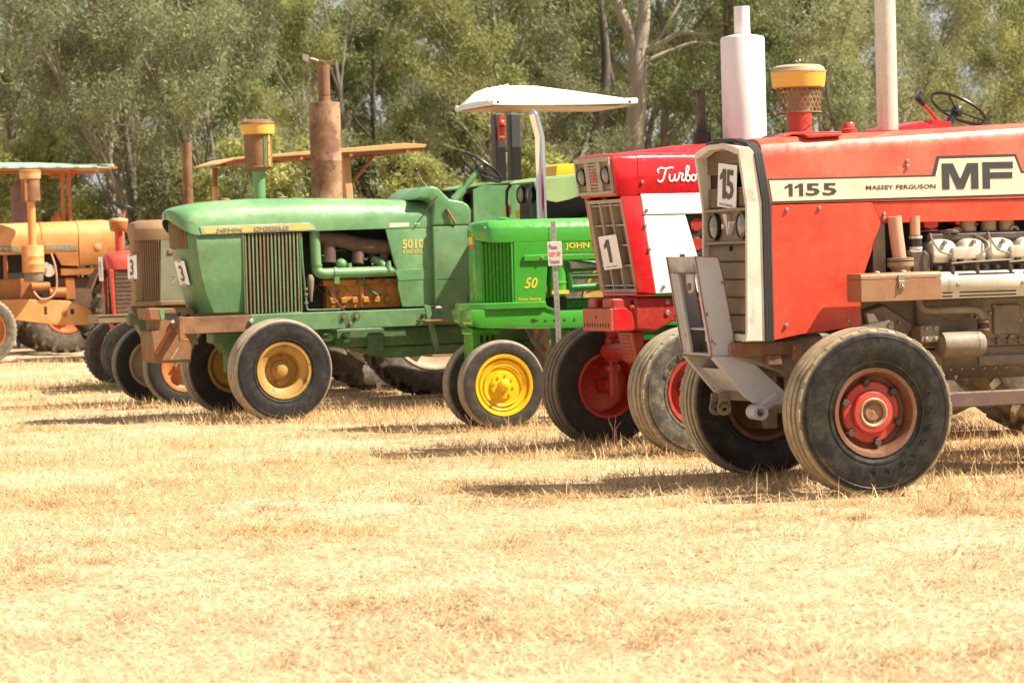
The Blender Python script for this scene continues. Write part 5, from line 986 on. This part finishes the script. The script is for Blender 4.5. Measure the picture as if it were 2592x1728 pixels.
# ================================================================== ground, grass, sign, weeds
def grid_sheet(name, x0, x1, y0, y1, n, m, zf, mat):
    xs = np.linspace(x0, x1, n); ys = np.linspace(y0, y1, m); b = B()
    b.v = [(x, y, zf(x, y)) for y in ys for x in xs]; b.f = [(j*n+i, j*n+i+1, (j+1)*n+i+1, (j+1)*n+i) for j in range(m-1) for i in range(n-1)]
    me = bpy.data.meshes.new(name); me.from_pydata(b.v, [], b.f); me.materials.append(mat); me.polygons.foreach_set('use_smooth', [True]*len(me.polygons))
    return obj(name, me)
def straw_ground():
    m, t, ns, L, p = new_mat('dry_straw_ground'); tc = nd(t, 'ShaderNodeTexCoord'); v = tc.outputs['Object']
    mp = nd(t, 'ShaderNodeMapping'); mp.inputs['Scale'].default_value = (.6, 1.5, 1); L.new(v, mp.inputs[0])
    n1 = noise(t, v, .45, 5, .6); n2 = noise(t, mp.outputs[0], 7, 8, .72); n3 = noise(t, v, 38, 6, .75); n4 = noise(t, v, 3.2, 8, .7)
    c = mixc(t, ramp(t, n1, .38, .66), (.52, .37, .215), (.66, .52, .35)); c = mixc(t, ramp(t, n2, .42, .70, 0, .7), c, (.72, .58, .40)); c = mixc(t, ramp(t, noise(t, v, 1.9, 6, .68), .50, .68, 0, .4), c, (.40, .26, .135))
    c = mixc(t, ramp(t, n3, .46, .62, 0, .95), c, (.13, .07, .03)); c = mixc(t, ramp(t, n4, .60, .78, 0, .5), c, (.27, .175, .085))
    L.new(c, p.inputs['Base Color']); p.inputs['Roughness'].default_value = .95; p.inputs['Specular IOR Level'].default_value = .1
    b = nd(t, 'ShaderNodeBump'); b.inputs['Strength'].default_value = .6; b.inputs['Distance'].default_value = .03; L.new(n3, b.inputs['Height']); L.new(b.outputs[0], p.inputs['Normal']); return m
def zground(x, y): return .018*math.sin(x*1.7+y*.6)*math.sin(y*1.3-x*.4)-.02
tag(grid_sheet('ground', -200, 200, -40, 330, 3, 3, lambda x, y: -.05, straw_ground()), 'dry straw coloured paddock ground under the tractors', None, None, 'structure')
tag(grid_sheet('paddock', -14, 14, 5, 48, 141, 216, lambda x, y: .014*math.sin(x*1.7+y*.6)*math.sin(y*1.3-x*.4)+.007*math.sin(5.1*x+2*y)*math.sin(4.3*y)-.012, MATS['dry_straw_ground']), 'mown dry grass paddock in front of the tractors', None, None, 'structure')
def grass_mat(name, cols, greens):
    m, t, ns, L, p = new_mat(name); g = nd(t, 'ShaderNodeNewGeometry'); cr = nd(t, 'ShaderNodeValToRGB'); L.new(g.outputs['Random Per Island'], cr.inputs[0])
    el = cr.color_ramp.elements
    for i, (pos, c) in enumerate(cols):
        e = el[i] if i < 2 else el.new(pos); e.position = pos; e.color = (*c, 1)
    tc = nd(t, 'ShaderNodeTexCoord'); n1 = noise(t, tc.outputs['Object'], .55, 4, .6)
    c = mixc(t, ramp(t, n1, .40, .64, 0, .8), cr.outputs[0], (.80, .67, .49)); n2 = noise(t, tc.outputs['Object'], .9, 4, .6)
    c = mixc(t, ramp(t, n2, .60, .72, 0, greens), c, (.30, .33, .09)); n9 = noise(t, tc.outputs['Object'], 1.9, 6, .68); c = mixc(t, ramp(t, n9, .50, .68, 0, .5), c, (.44, .285, .15))
    sy = nd(t, 'ShaderNodeSeparateXYZ'); L.new(tc.outputs['Object'], sy.inputs[0]); n7 = noise(t, tc.outputs['Object'], .5, 3, .6); ad = nd(t, 'ShaderNodeMath', operation='MULTIPLY_ADD'); L.new(n7, ad.inputs[0]); ad.inputs[1].default_value = 7; L.new(sy.outputs[1], ad.inputs[2])
    c = mixc(t, ramp(t, ad.outputs[0], 14, 20, 0, 1), c, mixc(t, 1.0, c, (.90, .79, .63), 'MULTIPLY'))
    c = mixc(t, 1.0, c, (1, .965, .90), 'MULTIPLY'); L.new(c, p.inputs['Base Color']); p.inputs['Roughness'].default_value = .6; p.inputs['Specular IOR Level'].default_value = .25
    tr = nd(t, 'ShaderNodeBsdfTranslucent'); L.new(c, tr.inputs[0]); mx = nd(t, 'ShaderNodeMixShader'); mx.inputs[0].default_value = .22
    L.new(p.outputs[0], mx.inputs[1]); L.new(tr.outputs[0], mx.inputs[2]); L.new(mx.outputs[0], ns['Material Output'].inputs[0]); return m
def blades(name, P, L_, lean, wd, az, mat):
    n = len(P); d = np.stack([np.cos(az), np.sin(az), np.zeros(n)], 1); s = np.stack([-np.sin(az), np.cos(az), np.zeros(n)], 1)
    z = np.array([0, 0, 1.]); s = s*wd[:, None]
    m1 = P+d*(L_*.5*np.sin(lean*.8))[:, None]+z*(L_*.5*np.cos(lean*.8))[:, None]
    tp = m1+d*(L_*.5*np.sin(np.minimum(lean*1.15, 1.68)))[:, None]+z*(L_*.5*np.cos(np.minimum(lean*1.15, 1.68)))[:, None]
    V = np.stack([P-s*.5, P+s*.5, m1-s*.42, m1+s*.42, tp], 1).reshape(-1, 3).astype(np.float32)
    b = (np.arange(n)*5)[:, None]; q = (b+np.array([[0, 1, 3, 2]])).astype(np.int32); tr = (b+np.array([[2, 3, 4]])).astype(np.int32)
    loops = np.concatenate([q.ravel(), tr.ravel()]); st = np.concatenate([np.arange(n)*4, n*4+np.arange(n)*3]).astype(np.int32)
    me = bpy.data.meshes.new(name); me.vertices.add(len(V)); me.vertices.foreach_set('co', V.ravel()); me.loops.add(len(loops)); me.loops.foreach_set('vertex_index', loops)
    me.polygons.add(2*n); me.polygons.foreach_set('loop_start', st); me.update(calc_edges=True); me.materials.append(mat); return obj(name, me)
def pseudo(x, y, f, ph): return .5+.25*np.sin(x*f+ph+1.7*np.sin(y*f*.7))+.25*np.sin(y*f*1.3+2*ph+1.3*np.sin(x*f*.9))
def make_grass():
    n = 380000; y = 7.9*np.power(40/7.9, RNG.random(n)**1.12); hw = y*.204+.6; x = (RNG.random(n)*2-1)*hw
    keep = RNG.random(n) < .12+.8*pseudo(x, y*.8, 2.3, .4)*pseudo(x, y, 5.1, 2.)*1.9; x, y = x[keep], y[keep]; n = len(x)
    far = np.clip((y-9)/12, 0, 1); tall = np.clip((y-12.5)/4, 0, 1)
    L_ = (.035+.05*RNG.random(n)**1.5)*(1+.25*tall)*(.7+.8*pseudo(x, y, 3.1, 1.1)); lean = np.clip(RNG.normal(1.38, .2, n), .3, 1.6)-tall*.30*RNG.random(n)
    az = RNG.random(n)*2*PI; comb = RNG.random(n) < .45; az[comb] = RNG.normal(.2, .6, comb.sum())+PI*(RNG.random(comb.sum()) < .5)
    wd = (.0019+.0014*RNG.random(n))*(.8+y/14)
    P = np.stack([x, y, np.full(n, -.004)], 1)
    m = grass_mat('dry_grass', [(0, (.42, .275, .15)), (1, (.80, .67, .48)), (.25, (.58, .43, .26)), (.6, (.73, .58, .385)), (.08, (.22, .135, .07))], .35)
    tag(blades('dry_grass', P, L_, lean, wd, az, m), 'short dry mown grass covering the paddock', None, None, 'stuff')
    # loose flat straws raked sideways, and small brown tufts
    n = 26000; y = 8.0*np.power(22/8.0, RNG.random(n)); x = (RNG.random(n)*2-1)*(y*.204+.4); az = RNG.normal(.15, .55, n)+PI*(RNG.random(n) < .5); L_ = .07+.15*RNG.random(n)**2
    m2 = grass_mat('fallen_straw', [(0, (.30, .18, .08)), (1, (.80, .68, .46)), (.35, (.55, .39, .20)), (.6, (.72, .58, .36)), (.12, (.16, .09, .04))], .05)
    tag(blades('fallen_straw', np.stack([x, y, .004+.02*RNG.random(n)], 1), L_, np.clip(RNG.normal(1.5, .07, n), 1.2, 1.62), .0022+.002*RNG.random(n), az, m2), 'loose straw lying flat on the paddock', None, None, 'stuff')
    k = 800; cy = 8.2*np.power(26/8.2, RNG.random(k)); cx = (RNG.random(k)*2-1)*cy*.2; P = []
    for i in range(k):
        c = int(14+60*RNG.random()**2); P.append(np.stack([cx[i]+RNG.normal(0, .05, c), cy[i]+RNG.normal(0, .04, c), np.zeros(c)], 1))
    P = np.concatenate(P); n = len(P)
    m3 = grass_mat('brown_tuft', [(0, (.14, .08, .035)), (1, (.50, .34, .17)), (.4, (.26, .155, .07)), (.7, (.36, .22, .10)), (.2, (.20, .12, .05))], .1)
    tag(blades('brown_tufts', P, .03+.06*RNG.random(n), np.clip(RNG.normal(1.15, .3, n), .2, 1.58), .002+.0018*RNG.random(n), RNG.normal(.3, .7, n)+PI*(RNG.random(n) < .4), m3), 'small brown tufts scattered over the dry grass', None, None, 'stuff')
    soil = flat('bare_soil', (.17, .10, .055), .95); g = random.Random(4); b = B()
    for i in range(260):
        y0 = 8.2*(2.6**g.random()); x0 = g.uniform(-1, 1)*y0*.2; r = g.uniform(.003, .009); b.ball((x0, y0, .004), r, 7, (g.uniform(1, 3), 1, .35))
    tag(b.build('soil_clods', soil), 'small dark soil clods scattered over the dry grass', None, None, 'stuff')
    # longer tufts left standing round the wheels and under the machines
    P = []; 
    for cx, cy, r, k in ((1.9, 15.2, 1.1, 700), (2.6, 16.2, 1.3, 1500), (1.1, 18.6, 1.0, 1100), (2.6, 19.5, 1.6, 1800), (.4, 19.6, .7, 600), (-.1, 21.8, .8, 800), (-1.2, 24.6, 1.3, 2600), (-2.1, 23.8, 1.0, 1200), (-3.5, 26.8, 1.1, 1500), (-5, 31.8, 1.2, 1600), (-7.5, 40.5, 2.0, 1800), (.9, 24.0, 1.5, 2200), (3.2, 17.8, 1.3, 1400)):
        a = RNG.random(k)*2*PI; q = r*np.sqrt(RNG.random(k)); P.append(np.stack([cx+q*np.cos(a)*1.5, cy+q*np.sin(a)*.8, np.zeros(k)], 1))
    P = np.concatenate(P); n = len(P); L_ = .07+.12*RNG.random(n)**2.2; lean = np.clip(RNG.normal(.9, .35, n), .05, 1.5)
    tag(blades('grass_tufts', P, L_, lean, .003+.0035*RNG.random(n), RNG.random(n)*2*PI, m), 'longer dry grass standing around the wheels', None, None, 'stuff')
def make_sign():
    S = empty('sign_post', None, (.385, 20.6, 0)); tag(S, 'thin galvanised post carrying a small Please keep off tractors board', 'sign')
    S.rotation_euler = (0, R_(-1.2), R_(6))
    b = B(); b.prism([(-.02, -.004), (.02, -.004), (.02, .022), (.016, .022), (.016, 0), (-.016, 0), (-.016, .022), (-.02, .022)], 0, 1.70, 'xy'); b.build('post', steel, S, .001)
    me = B().cyl(.004, 0, .001, (0, 0, 0), 'y', 8).mesh('punched_hole', dark_int)
    for k in range(32): obj('punched_hole', me, S, (0, -.0055, .12+k*.05))
    B().box(-.056, .056, -.014, -.006, 1.345, 1.535).build('board', sign_m, S, .002)
    for s, z, wd, h, mt in (('Please', 1.475, .064, .038, sign_blk), ('KEEP OFF', 1.418, .090, .036, sign_red), ('Tractors', 1.362, .078, .036, sign_blk)):
        text(S, s, (-.044, -.014, z), (1, 0, 0), (0, 0, 1), wd, h, mt, 'lettering', bold=-.004, depth=.001)
def weed_mat():
    m, t, ns, L, p = new_mat('weed_leaf'); g = nd(t, 'ShaderNodeNewGeometry'); c = mixc(t, g.outputs['Random Per Island'], (.10, .22, .03), (.34, .36, .10)); L.new(c, p.inputs['Base Color']); p.inputs['Roughness'].default_value = .5; return m
def make_weeds():
    wm = weed_mat()
    for cx, cy, r, n, lab in ((-4.72, 30.3, .32, 110, 'green leafy weed beside the front wheel of the small red tractor'), (-5.3, 28.6, .3, 50, 'low sparse green weed on the dry grass left of the brown tractor')):
        W_ = empty('weed', None, (cx, cy, 0)); tag(W_, lab, 'weed'); b = B(); st = B()
        for k in range(n):
            a = random.random()*2*PI; q = r*random.random()**.6; z = .02+.10*random.random(); c = Vector((q*math.cos(a)*1.4, q*math.sin(a)*.6, z)); d = Vector((math.cos(a), math.sin(a), random.uniform(-.2, .8))).normalized(); s = d.cross(Vector((0, 0, 1))).normalized()*.014; l_ = .05+.03*random.random()
            b.add([c, c+d*l_*.5+s, c+d*l_, c+d*l_*.5-s], [(0, 1, 2, 3)])
            if k % 5 == 0: st.tube([(0, 0, 0), tuple(c*.6), tuple(c)], .002, 4)
        me = bpy.data.meshes.new('leaves'); me.from_pydata(b.v, [], b.f); me.materials.append(wm); obj('leaves', me, W_); st.build('stem', wm, W_)
    sm = flat('red_stalk', (.36, .16, .12), .7)
    for i, (cx, cy, h, lab) in enumerate(((-.36, 21.3, .16, 'reddish seed stalk standing in front of the small yellow wheel'), (.72, 18.9, .26, 'thin dry seed stalk in front of the dark crimson wheel'))):
        W_ = empty('seed_stalk', None, (cx, cy, 0)); tag(W_, lab, 'grass stalk'); b = B()
        for k in range(5): a = k*1.26; b.tube([(0, 0, 0), (.012*math.cos(a), .01*math.sin(a), h*.6), (.05*math.cos(a), .04*math.sin(a), h*(.8+.05*k))], .0022, 5)
        b.build('stalk', sm, W_)

# ================================================================== trees
def leaf_mat(name, c0, c1, tr=.3):
    m, t, ns, L, p = new_mat(name); g = nd(t, 'ShaderNodeNewGeometry'); oi = nd(t, 'ShaderNodeObjectInfo'); tc = nd(t, 'ShaderNodeTexCoord')
    c = mixc(t, g.outputs['Random Per Island'], c0, c1); n1 = noise(t, tc.outputs['Object'], .9, 3, .6); c = mixc(t, ramp(t, n1, .42, .68, 0, .55), c, tuple(min(1, q*1.7) for q in c1))
    hs = nd(t, 'ShaderNodeHueSaturation'); mr = nd(t, 'ShaderNodeMapRange'); mr.inputs[3].default_value = .80; mr.inputs[4].default_value = 1.25; L.new(oi.outputs['Random'], mr.inputs[0]); L.new(mr.outputs[0], hs.inputs['Value']); L.new(c, hs.inputs['Color'])
    L.new(hs.outputs[0], p.inputs['Base Color']); p.inputs['Roughness'].default_value = .5; p.inputs['Specular IOR Level'].default_value = .3
    tb = nd(t, 'ShaderNodeBsdfTranslucent'); L.new(hs.outputs[0], tb.inputs[0]); mx = nd(t, 'ShaderNodeMixShader'); mx.inputs[0].default_value = tr
    L.new(p.outputs[0], mx.inputs[1]); L.new(tb.outputs[0], mx.inputs[2]); L.new(mx.outputs[0], ns['Material Output'].inputs[0]); return m
def bark(name, c0, c1):
    m, t, ns, L, p = new_mat(name); v, tc = coords(t); mp = nd(t, 'ShaderNodeMapping'); mp.inputs['Scale'].default_value = (3, 3, .5); L.new(v, mp.inputs[0])
    n1 = noise(t, mp.outputs[0], 2.2, 8, .7); n2 = noise(t, mp.outputs[0], 9, 6, .7); c = mixc(t, ramp(t, n1, .38, .66), c0, c1); c = mixc(t, ramp(t, n2, .55, .75, 0, .5), c, tuple(q*.5 for q in c0)); L.new(c, p.inputs['Base Color']); p.inputs['Roughness'].default_value = .9
    b = nd(t, 'ShaderNodeBump'); b.inputs['Strength'].default_value = .5; b.inputs['Distance'].default_value = .05; L.new(n2, b.inputs['Height']); L.new(b.outputs[0], p.inputs['Normal']); return m
BK_GREY = bark('bark_grey', (.13, .105, .085), (.22, .185, .155)); BK_PALE = bark('bark_pale', (.33, .28, .23), (.44, .385, .32)); BK_DARK = bark('bark_dark', (.075, .062, .055), (.15, .125, .105))
LF_OLIVE = leaf_mat('leaf_olive', (.125, .15, .055), (.235, .25, .105), .45); LF_GREY = leaf_mat('leaf_grey_green', (.17, .185, .09), (.29, .30, .16), .45); LF_YEL = leaf_mat('leaf_yellow_green', (.18, .205, .06), (.30, .305, .105), .45); LF_DEEP = leaf_mat('leaf_deep', (.09, .12, .038), (.17, .20, .07), .42)
def leaves_mesh(name, C, n_per, rad, ln, wd, mat, droop=.5, seed=1):
    g = np.random.default_rng(seed); C = np.asarray(C); n = len(C)*n_per; c = np.repeat(C, n_per, 0); o = g.normal(0, 1, (n, 3)); o /= np.linalg.norm(o, axis=1)[:, None]; o *= (rad*g.random(n)**.5)[:, None]; o[:, 2] *= .75
    c = c+o; d = g.normal(0, 1, (n, 3)); d[:, 2] -= droop*1.3; d /= np.linalg.norm(d, axis=1)[:, None]; r = g.normal(0, 1, (n, 3)); s = np.cross(d, r); s /= np.linalg.norm(s, axis=1)[:, None]
    l = (ln*(.6+.8*g.random(n)))[:, None]; w_ = (wd*(.7+.6*g.random(n)))[:, None]
    V = np.stack([c, c+d*l*.5+s*w_*.5, c+d*l, c+d*l*.5-s*w_*.5], 1).reshape(-1, 3).astype(np.float32)
    me = bpy.data.meshes.new(name); me.vertices.add(4*n); me.vertices.foreach_set('co', V.ravel()); me.loops.add(4*n); me.loops.foreach_set('vertex_index', np.arange(4*n, dtype=np.int32)); me.polygons.add(n); me.polygons.foreach_set('loop_start', (np.arange(n)*4).astype(np.int32)); me.update(calc_edges=True); me.materials.append(mat); return me
def thin(t, frac, seed):
    g = random.Random(seed); return [p for i, p in enumerate(t) if math.sin(p.x*2.1+seed)+math.sin(p.y*2.3+seed*2)+math.sin(p.z*1.9+seed) > -2+4*frac*.75 or g.random() > frac*1.3]
def skeleton(seed, H, r0_, stems=1, first=.3, spread=.55, up_=.6, wob=.10, nb=9, depth=3):
    g = random.Random(seed); segs = []; tips = []
    def limb(p, d, L, r, lev):
        pts = [p]; n = 6 if lev == 0 else 4; rs = [r]
        for i in range(n):
            d = (d+Vector((g.gauss(0, wob), g.gauss(0, wob), g.gauss(0, wob*.5)+(.05 if lev else .03)))).normalized(); p = p+d*(L/n); pts.append(p); rs.append(r*(1-.72*(i+1)/n))
        segs.append((pts, rs, lev))
        if lev >= depth: tips.extend(pts[1:]); return
        k = nb if lev == 0 else g.randint(3, 5)
        for j in range(k):
            t = (first+(1-first)*((j+g.random())/k)) if lev == 0 else .25+.75*(j+g.random())/k
            i = min(int(t*n), n-1); f = t*n-i; q = pts[i].lerp(pts[i+1], f); a = g.random()*2*PI if lev == 0 else g.random()*2*PI
            sd_ = Vector((math.cos(a), math.sin(a), 0)); nd2 = (d*up_+sd_*spread+Vector((0, 0, g.uniform(-.05, .35)))).normalized()
            limb(q, nd2, L*(.42 if lev == 0 else .55)*(1.15-.5*t)*g.uniform(.7, 1.2), rs[i]*.5, lev+1)
        tips.append(pts[-1])
    for s in range(stems):
        a = g.random()*2*PI; limb(Vector((0, 0, -.1)), Vector((.16*math.cos(a)*(stems > 1)+g.gauss(0, .04), .16*math.sin(a)*(stems > 1), 1)).normalized(), H*g.uniform(.85, 1), r0_/(stems**.5), 0)
    return segs, tips
def wood(segs, mat, lim=3):
    b = B()
    for pts, rs, lev in segs:
        if lev <= lim: b.tube(pts, [max(q, .006) for q in rs], 8 if lev == 0 else 5 if lev == 1 else 4, caps=False)
    return b.mesh('trunk', mat, 0, 60)
PROTO = {}
def proto(kind, v):
    k = (kind, v)
    if k in PROTO: return PROTO[k]
    sd_ = hash_seed = {'gum': 100, 'wattle': 200, 'sapling': 300, 'shrub': 400, 'deep': 500}[kind]+v*7
    if kind == 'gum': s, t = skeleton(sd_, 11, .17, 1, .34, .6, .6, .10, 10); a = (t, 24, .55, .15, .034, LF_OLIVE, .45)
    if kind == 'deep': s, t = skeleton(sd_, 10, .15, 1, .22, .62, .5, .10, 11); a = (t, 26, .55, .14, .036, LF_DEEP, .4)
    if kind == 'wattle': s, t = skeleton(sd_, 8, .13, 2, .12, .5, .8, .12, 8); a = (t, 24, .46, .13, .024, LF_GREY, .2)
    if kind == 'sapling': s, t = skeleton(sd_, 7.5, .085, 1, .30, .42, .9, .13, 10); a = (t, 19, .42, .12, .027, LF_YEL, .4)
    if kind == 'shrub': s, t = skeleton(sd_, 3.0, .05, 3, .08, .55, .8, .16, 7); a = (t, 14, .26, .10, .03, LF_YEL if v % 2 else LF_GREY, .2)
    a = (thin(a[0], .42, v+3),)+(int(a[1]*1.35), a[2]*.78)+a[3:]
    PROTO[k] = (wood(s, {'gum': BK_GREY, 'deep': BK_DARK, 'wattle': BK_GREY, 'sapling': BK_PALE, 'shrub': BK_GREY}[kind]), leaves_mesh('crown', [tuple(q) for q in a[0]], a[1], a[2], a[3], a[4], a[5], a[6], sd_)); return PROTO[k]
def landmark(x, y):
    u = 1296+6612*x/y
    for lim, s in ((120, 'behind the mint green canopy'), (330, 'above the orange tractor hood'), (520, 'behind the brown tractor exhaust pipe'), (700, 'behind the green tractor air cleaner'),
                   (900, 'behind the rusty muffler'), (1130, 'above the tan orange canopy'), (1380, 'behind the white canopy front'), (1640, 'beside the big pale gum trunk'), (1900, 'behind the tall white exhaust'),
                   (2150, 'behind the red tractor air cleaner'), (2350, 'behind the alloy exhaust stack'), (2700, 'above the rightmost steering wheel')):
        if u < lim: return s
    return 'at the far edge of the wood'
SPEC = {'gum': 'tall drooping olive gum', 'deep': 'dark green bushy tree', 'wattle': 'grey green many stemmed wattle', 'sapling': 'slender pale trunked sapling', 'shrub': 'low light green shrub'}
def plant(kind, v, x, y, sc, rot, where):
    tr_, cr_ = proto(kind, v); o = empty('shrub' if kind == 'shrub' else 'tree', None, (x, y, -.05), rot); o.scale = (sc, sc, sc*random.uniform(.92, 1.1))
    obj('trunk', tr_, o); obj('crown', cr_, o); lab = SPEC[kind]+' '+where+' '+landmark(x, y)
    tag(o, lab, 'shrub' if kind == 'shrub' else 'tree', lab if kind else None); return o
def make_forest():
    g = random.Random(5)
    rows = [(54, 7, ('sapling', 'wattle', 'wattle'), (.85, 1.1), 'at the edge'), (60, 8, ('wattle', 'gum', 'sapling', 'deep'), (.9, 1.15), 'in front'), (68, 9, ('gum', 'wattle', 'deep', 'gum'), (.95, 1.2), 'midway back'),
            (78, 10, ('gum', 'deep', 'wattle', 'gum'), (1.0, 1.25), 'deeper in'), (91, 9, ('deep', 'gum', 'gum', 'wattle'), (1.0, 1.25), 'far back')]
    for d, n, kinds, sc, where in rows:
        half = d*.215+2.5
        for i in range(n):
            x = -half+2*half*(i+.5+g.uniform(-.36, .36))/n; y = d+g.uniform(-3.2, 3.2); k = kinds[(i*7+int(d)) % len(kinds)]
            if d < 66 and 1.0 < x*62/y < 5.0: continue
            plant(k, g.randint(0, 2), x, y, g.uniform(*sc), g.random()*6.28, where)
    for i in range(17):
        x = -11.5+23*(i+g.uniform(.1, .9))/17; y = 50.5+g.uniform(-1.2, 3.5); plant('shrub', g.randint(0, 3), x, y, g.uniform(.65, 1.15), g.random()*6.28, 'at the edge')
    for x, y in ((-3.7, 72), (-3.1, 84), (-1.2, 78), (4.4, 76), (6.8, 82), (-9.5, 80)): plant('deep', g.randint(0, 2), x, y, g.uniform(.85, 1.0), g.random()*6.28, 'deeper in')
    for i in range(20): x = -20+40*(i+g.uniform(.1, .9))/20; plant('shrub', g.randint(0, 3), x, 95+g.uniform(-6, 6), g.uniform(1.5, 2.1), g.random()*6.28, 'far back')
    for i in range(16):
        x = -15+30*(i+g.uniform(.1, .9))/16; y = 64+g.uniform(-4, 6); plant('shrub', g.randint(0, 3), x, y, g.uniform(.9, 1.5), g.random()*6.28, 'deeper in')
def hero_tree(name, base, limbs, mat, leafs, lab, cat='tree'):
    o = empty(name, None, base); tag(o, lab, cat); b = B(); tips = []
    for pts, ra, rb in limbs:
        P = smooth([Vector(p)-Vector(base) for p in pts], 5); b.tube(P, [ra+(rb-ra)*i/(len(P)-1) for i in range(len(P))], 12, caps=False); tips += [tuple(q) for q in P[len(P)//2:]]
    b.build('trunk', mat, o, 0, 60)
    if leafs:
        g = random.Random(3); C = []
        for c, r, k in leafs:
            for _ in range(k): C.append((c[0]-base[0]+g.gauss(0, r), c[1]-base[1]+g.gauss(0, r), c[2]-base[2]+g.gauss(0, r*.6)))
        me = leaves_mesh('crown', C, 22, .5, .19, .045, LF_OLIVE, .9, 9); obj('crown', me, o)
    return o
def make_heroes():
    y = 62
    hero_tree('gum_tree', (3.02, y, -.05), [([(2.98, y, -.1), (3.0, y, 2), (3.02, y, 3.98), (3.1, y, 4.85), (3.15, y, 5.57), (3.14, y, 6.2)], .27, .22), ([(3.13, y, 6.1), (2.95, y, 6.8), (2.70, y, 7.4), (2.5, y, 8.6)], .165, .10), ([(3.15, y, 6.1), (3.30, y, 6.8), (3.36, y, 7.4), (3.5, y+.3, 9)], .19, .12),
        ([(3.3, y, 6.2), (3.74, y-.2, 6.38), (4.2, y-.3, 6.6), (4.77, y-.3, 6.55), (5.6, y-.4, 6.75)], .07, .03), ([(3.2, y, 6.2), (3.6, y-.1, 6.4), (3.96, y-.2, 6.94), (4.3, y, 7.5)], .06, .02), ([(3.2, y, 5.9), (3.9, y+.2, 6.2), (4.57, y+.3, 6.40), (5.18, y+.2, 6.3)], .05, .02)], BK_PALE,
        [((2.4, y, 9), .8, 26), ((3.8, y, 9.4), .9, 30), ((5.6, y-.4, 6.9), .5, 10), ((4.6, y, 7.6), .6, 14)], 'big pale gum tree with a thick forked trunk rising behind the crimson tractor')
    y = 60
    hero_tree('dark_trunk_tree', (1.95, y, -.05), [([(1.9, y, -.1), (1.95, y, 2), (2.01, y, 3.82), (2.16, y, 4.57), (2.30, y, 5.26), (2.32, y, 6.25), (2.2, y, 7.6)], .19, .08), ([(2.1, y, 4.4), (1.69, y-.3, 4.88), (1.4, y-.4, 5.33), (.91, y-.5, 5.5), (.4, y-.5, 5.26)], .07, .025), ([(1.5, y-.4, 5.2), (1.51, y-.4, 5.58), (1.1, y-.3, 5.85), (.5, y-.3, 5.7)], .05, .02), ([(2.62, y, 4.9), (2.5, y, 5.3), (2.34, y, 6.05), (2.28, y, 6.4)], .05, .04), ([(2.15, y, 4.5), (2.45, y, 4.75), (2.62, y, 4.95)], .06, .05)], BK_DARK,
        [((2.1, y, 7.6), .7, 20), ((.6, y-.5, 5.8), .4, 8), ((1.3, y, 6.6), .6, 12)], 'dark trunked tree with arching bare limbs behind the white canopy')
    y = 52
    hero_tree('slim_tree', (-7.9, y, -.05), [([(-7.88, y, -.1), (-7.89, y, 2.47), (-7.91, y, 3.47), (-7.84, y, 4.16), (-7.92, y, 5.02), (-7.92, y, 5.71), (-8.08, y, 6.4), (-8.1, y, 7.4)], .085, .03), ([(-7.9, y, 3.6), (-8.18, y, 4.56), (-8.42, y, 5.04), (-8.6, y, 5.6)], .035, .012), ([(-7.88, y, 4.6), (-7.69, y, 5.02), (-7.48, y, 5.96), (-7.3, y, 6.5)], .035, .012), ([(-7.92, y, 5.4), (-8.25, y, 6.1), (-8.5, y, 6.8)], .025, .01)], BK_PALE,
        [((-8.1, y, 7.4), .55, 9), ((-8.6, y, 5.8), .35, 5), ((-7.3, y, 6.5), .4, 6), ((-8.4, y, 6.8), .4, 5)], 'slim pale trunk rising to the right of the mint green canopy')
    hero_tree('slim_tree', (-6.8, y, -.05), [([(-6.76, y, -.1), (-6.77, y, 2.57), (-6.85, y, 3.53), (-6.88, y, 4.48), (-6.73, y, 5.3), (-6.6, y, 6.3)], .06, .02), ([(-6.85, y, 3.4), (-6.5, y, 4.1), (-6.3, y, 4.9)], .03, .01), ([(-6.86, y, 4.2), (-7.15, y, 4.9), (-7.3, y, 5.5)], .025, .01)], BK_GREY,
        [((-6.6, y, 6.3), .45, 8), ((-6.3, y, 5.0), .3, 5), ((-7.3, y, 5.6), .3, 4)], 'thin leaning trunk just left of the brown tractor exhaust pipe')

# ================================================================== assemble
make_forest(); make_heroes()
build_mf(); build_ih(); build_50(); build_51(); build_70(); build_red(); build_orange()
canopy_tractor('orange_tractor', 'orange tractor mostly hidden behind the faded green one, with a flat tan canopy', -4.4, 29.8, 22, -3.0, 'tan', -.75)
canopy_tractor('orange_tractor', 'orange tractor under a mint green cloth canopy, behind the tractor at the left edge', -9.9, 44.5, 20, -2.15, 'mint')
canopy_tractor('tractor', 'tractor hidden behind the faded green one, showing its white canopy on dark posts', -2.83, 28.57, 23, -4.3, 'white', -2.5)
make_sign(); make_weeds(); make_grass()
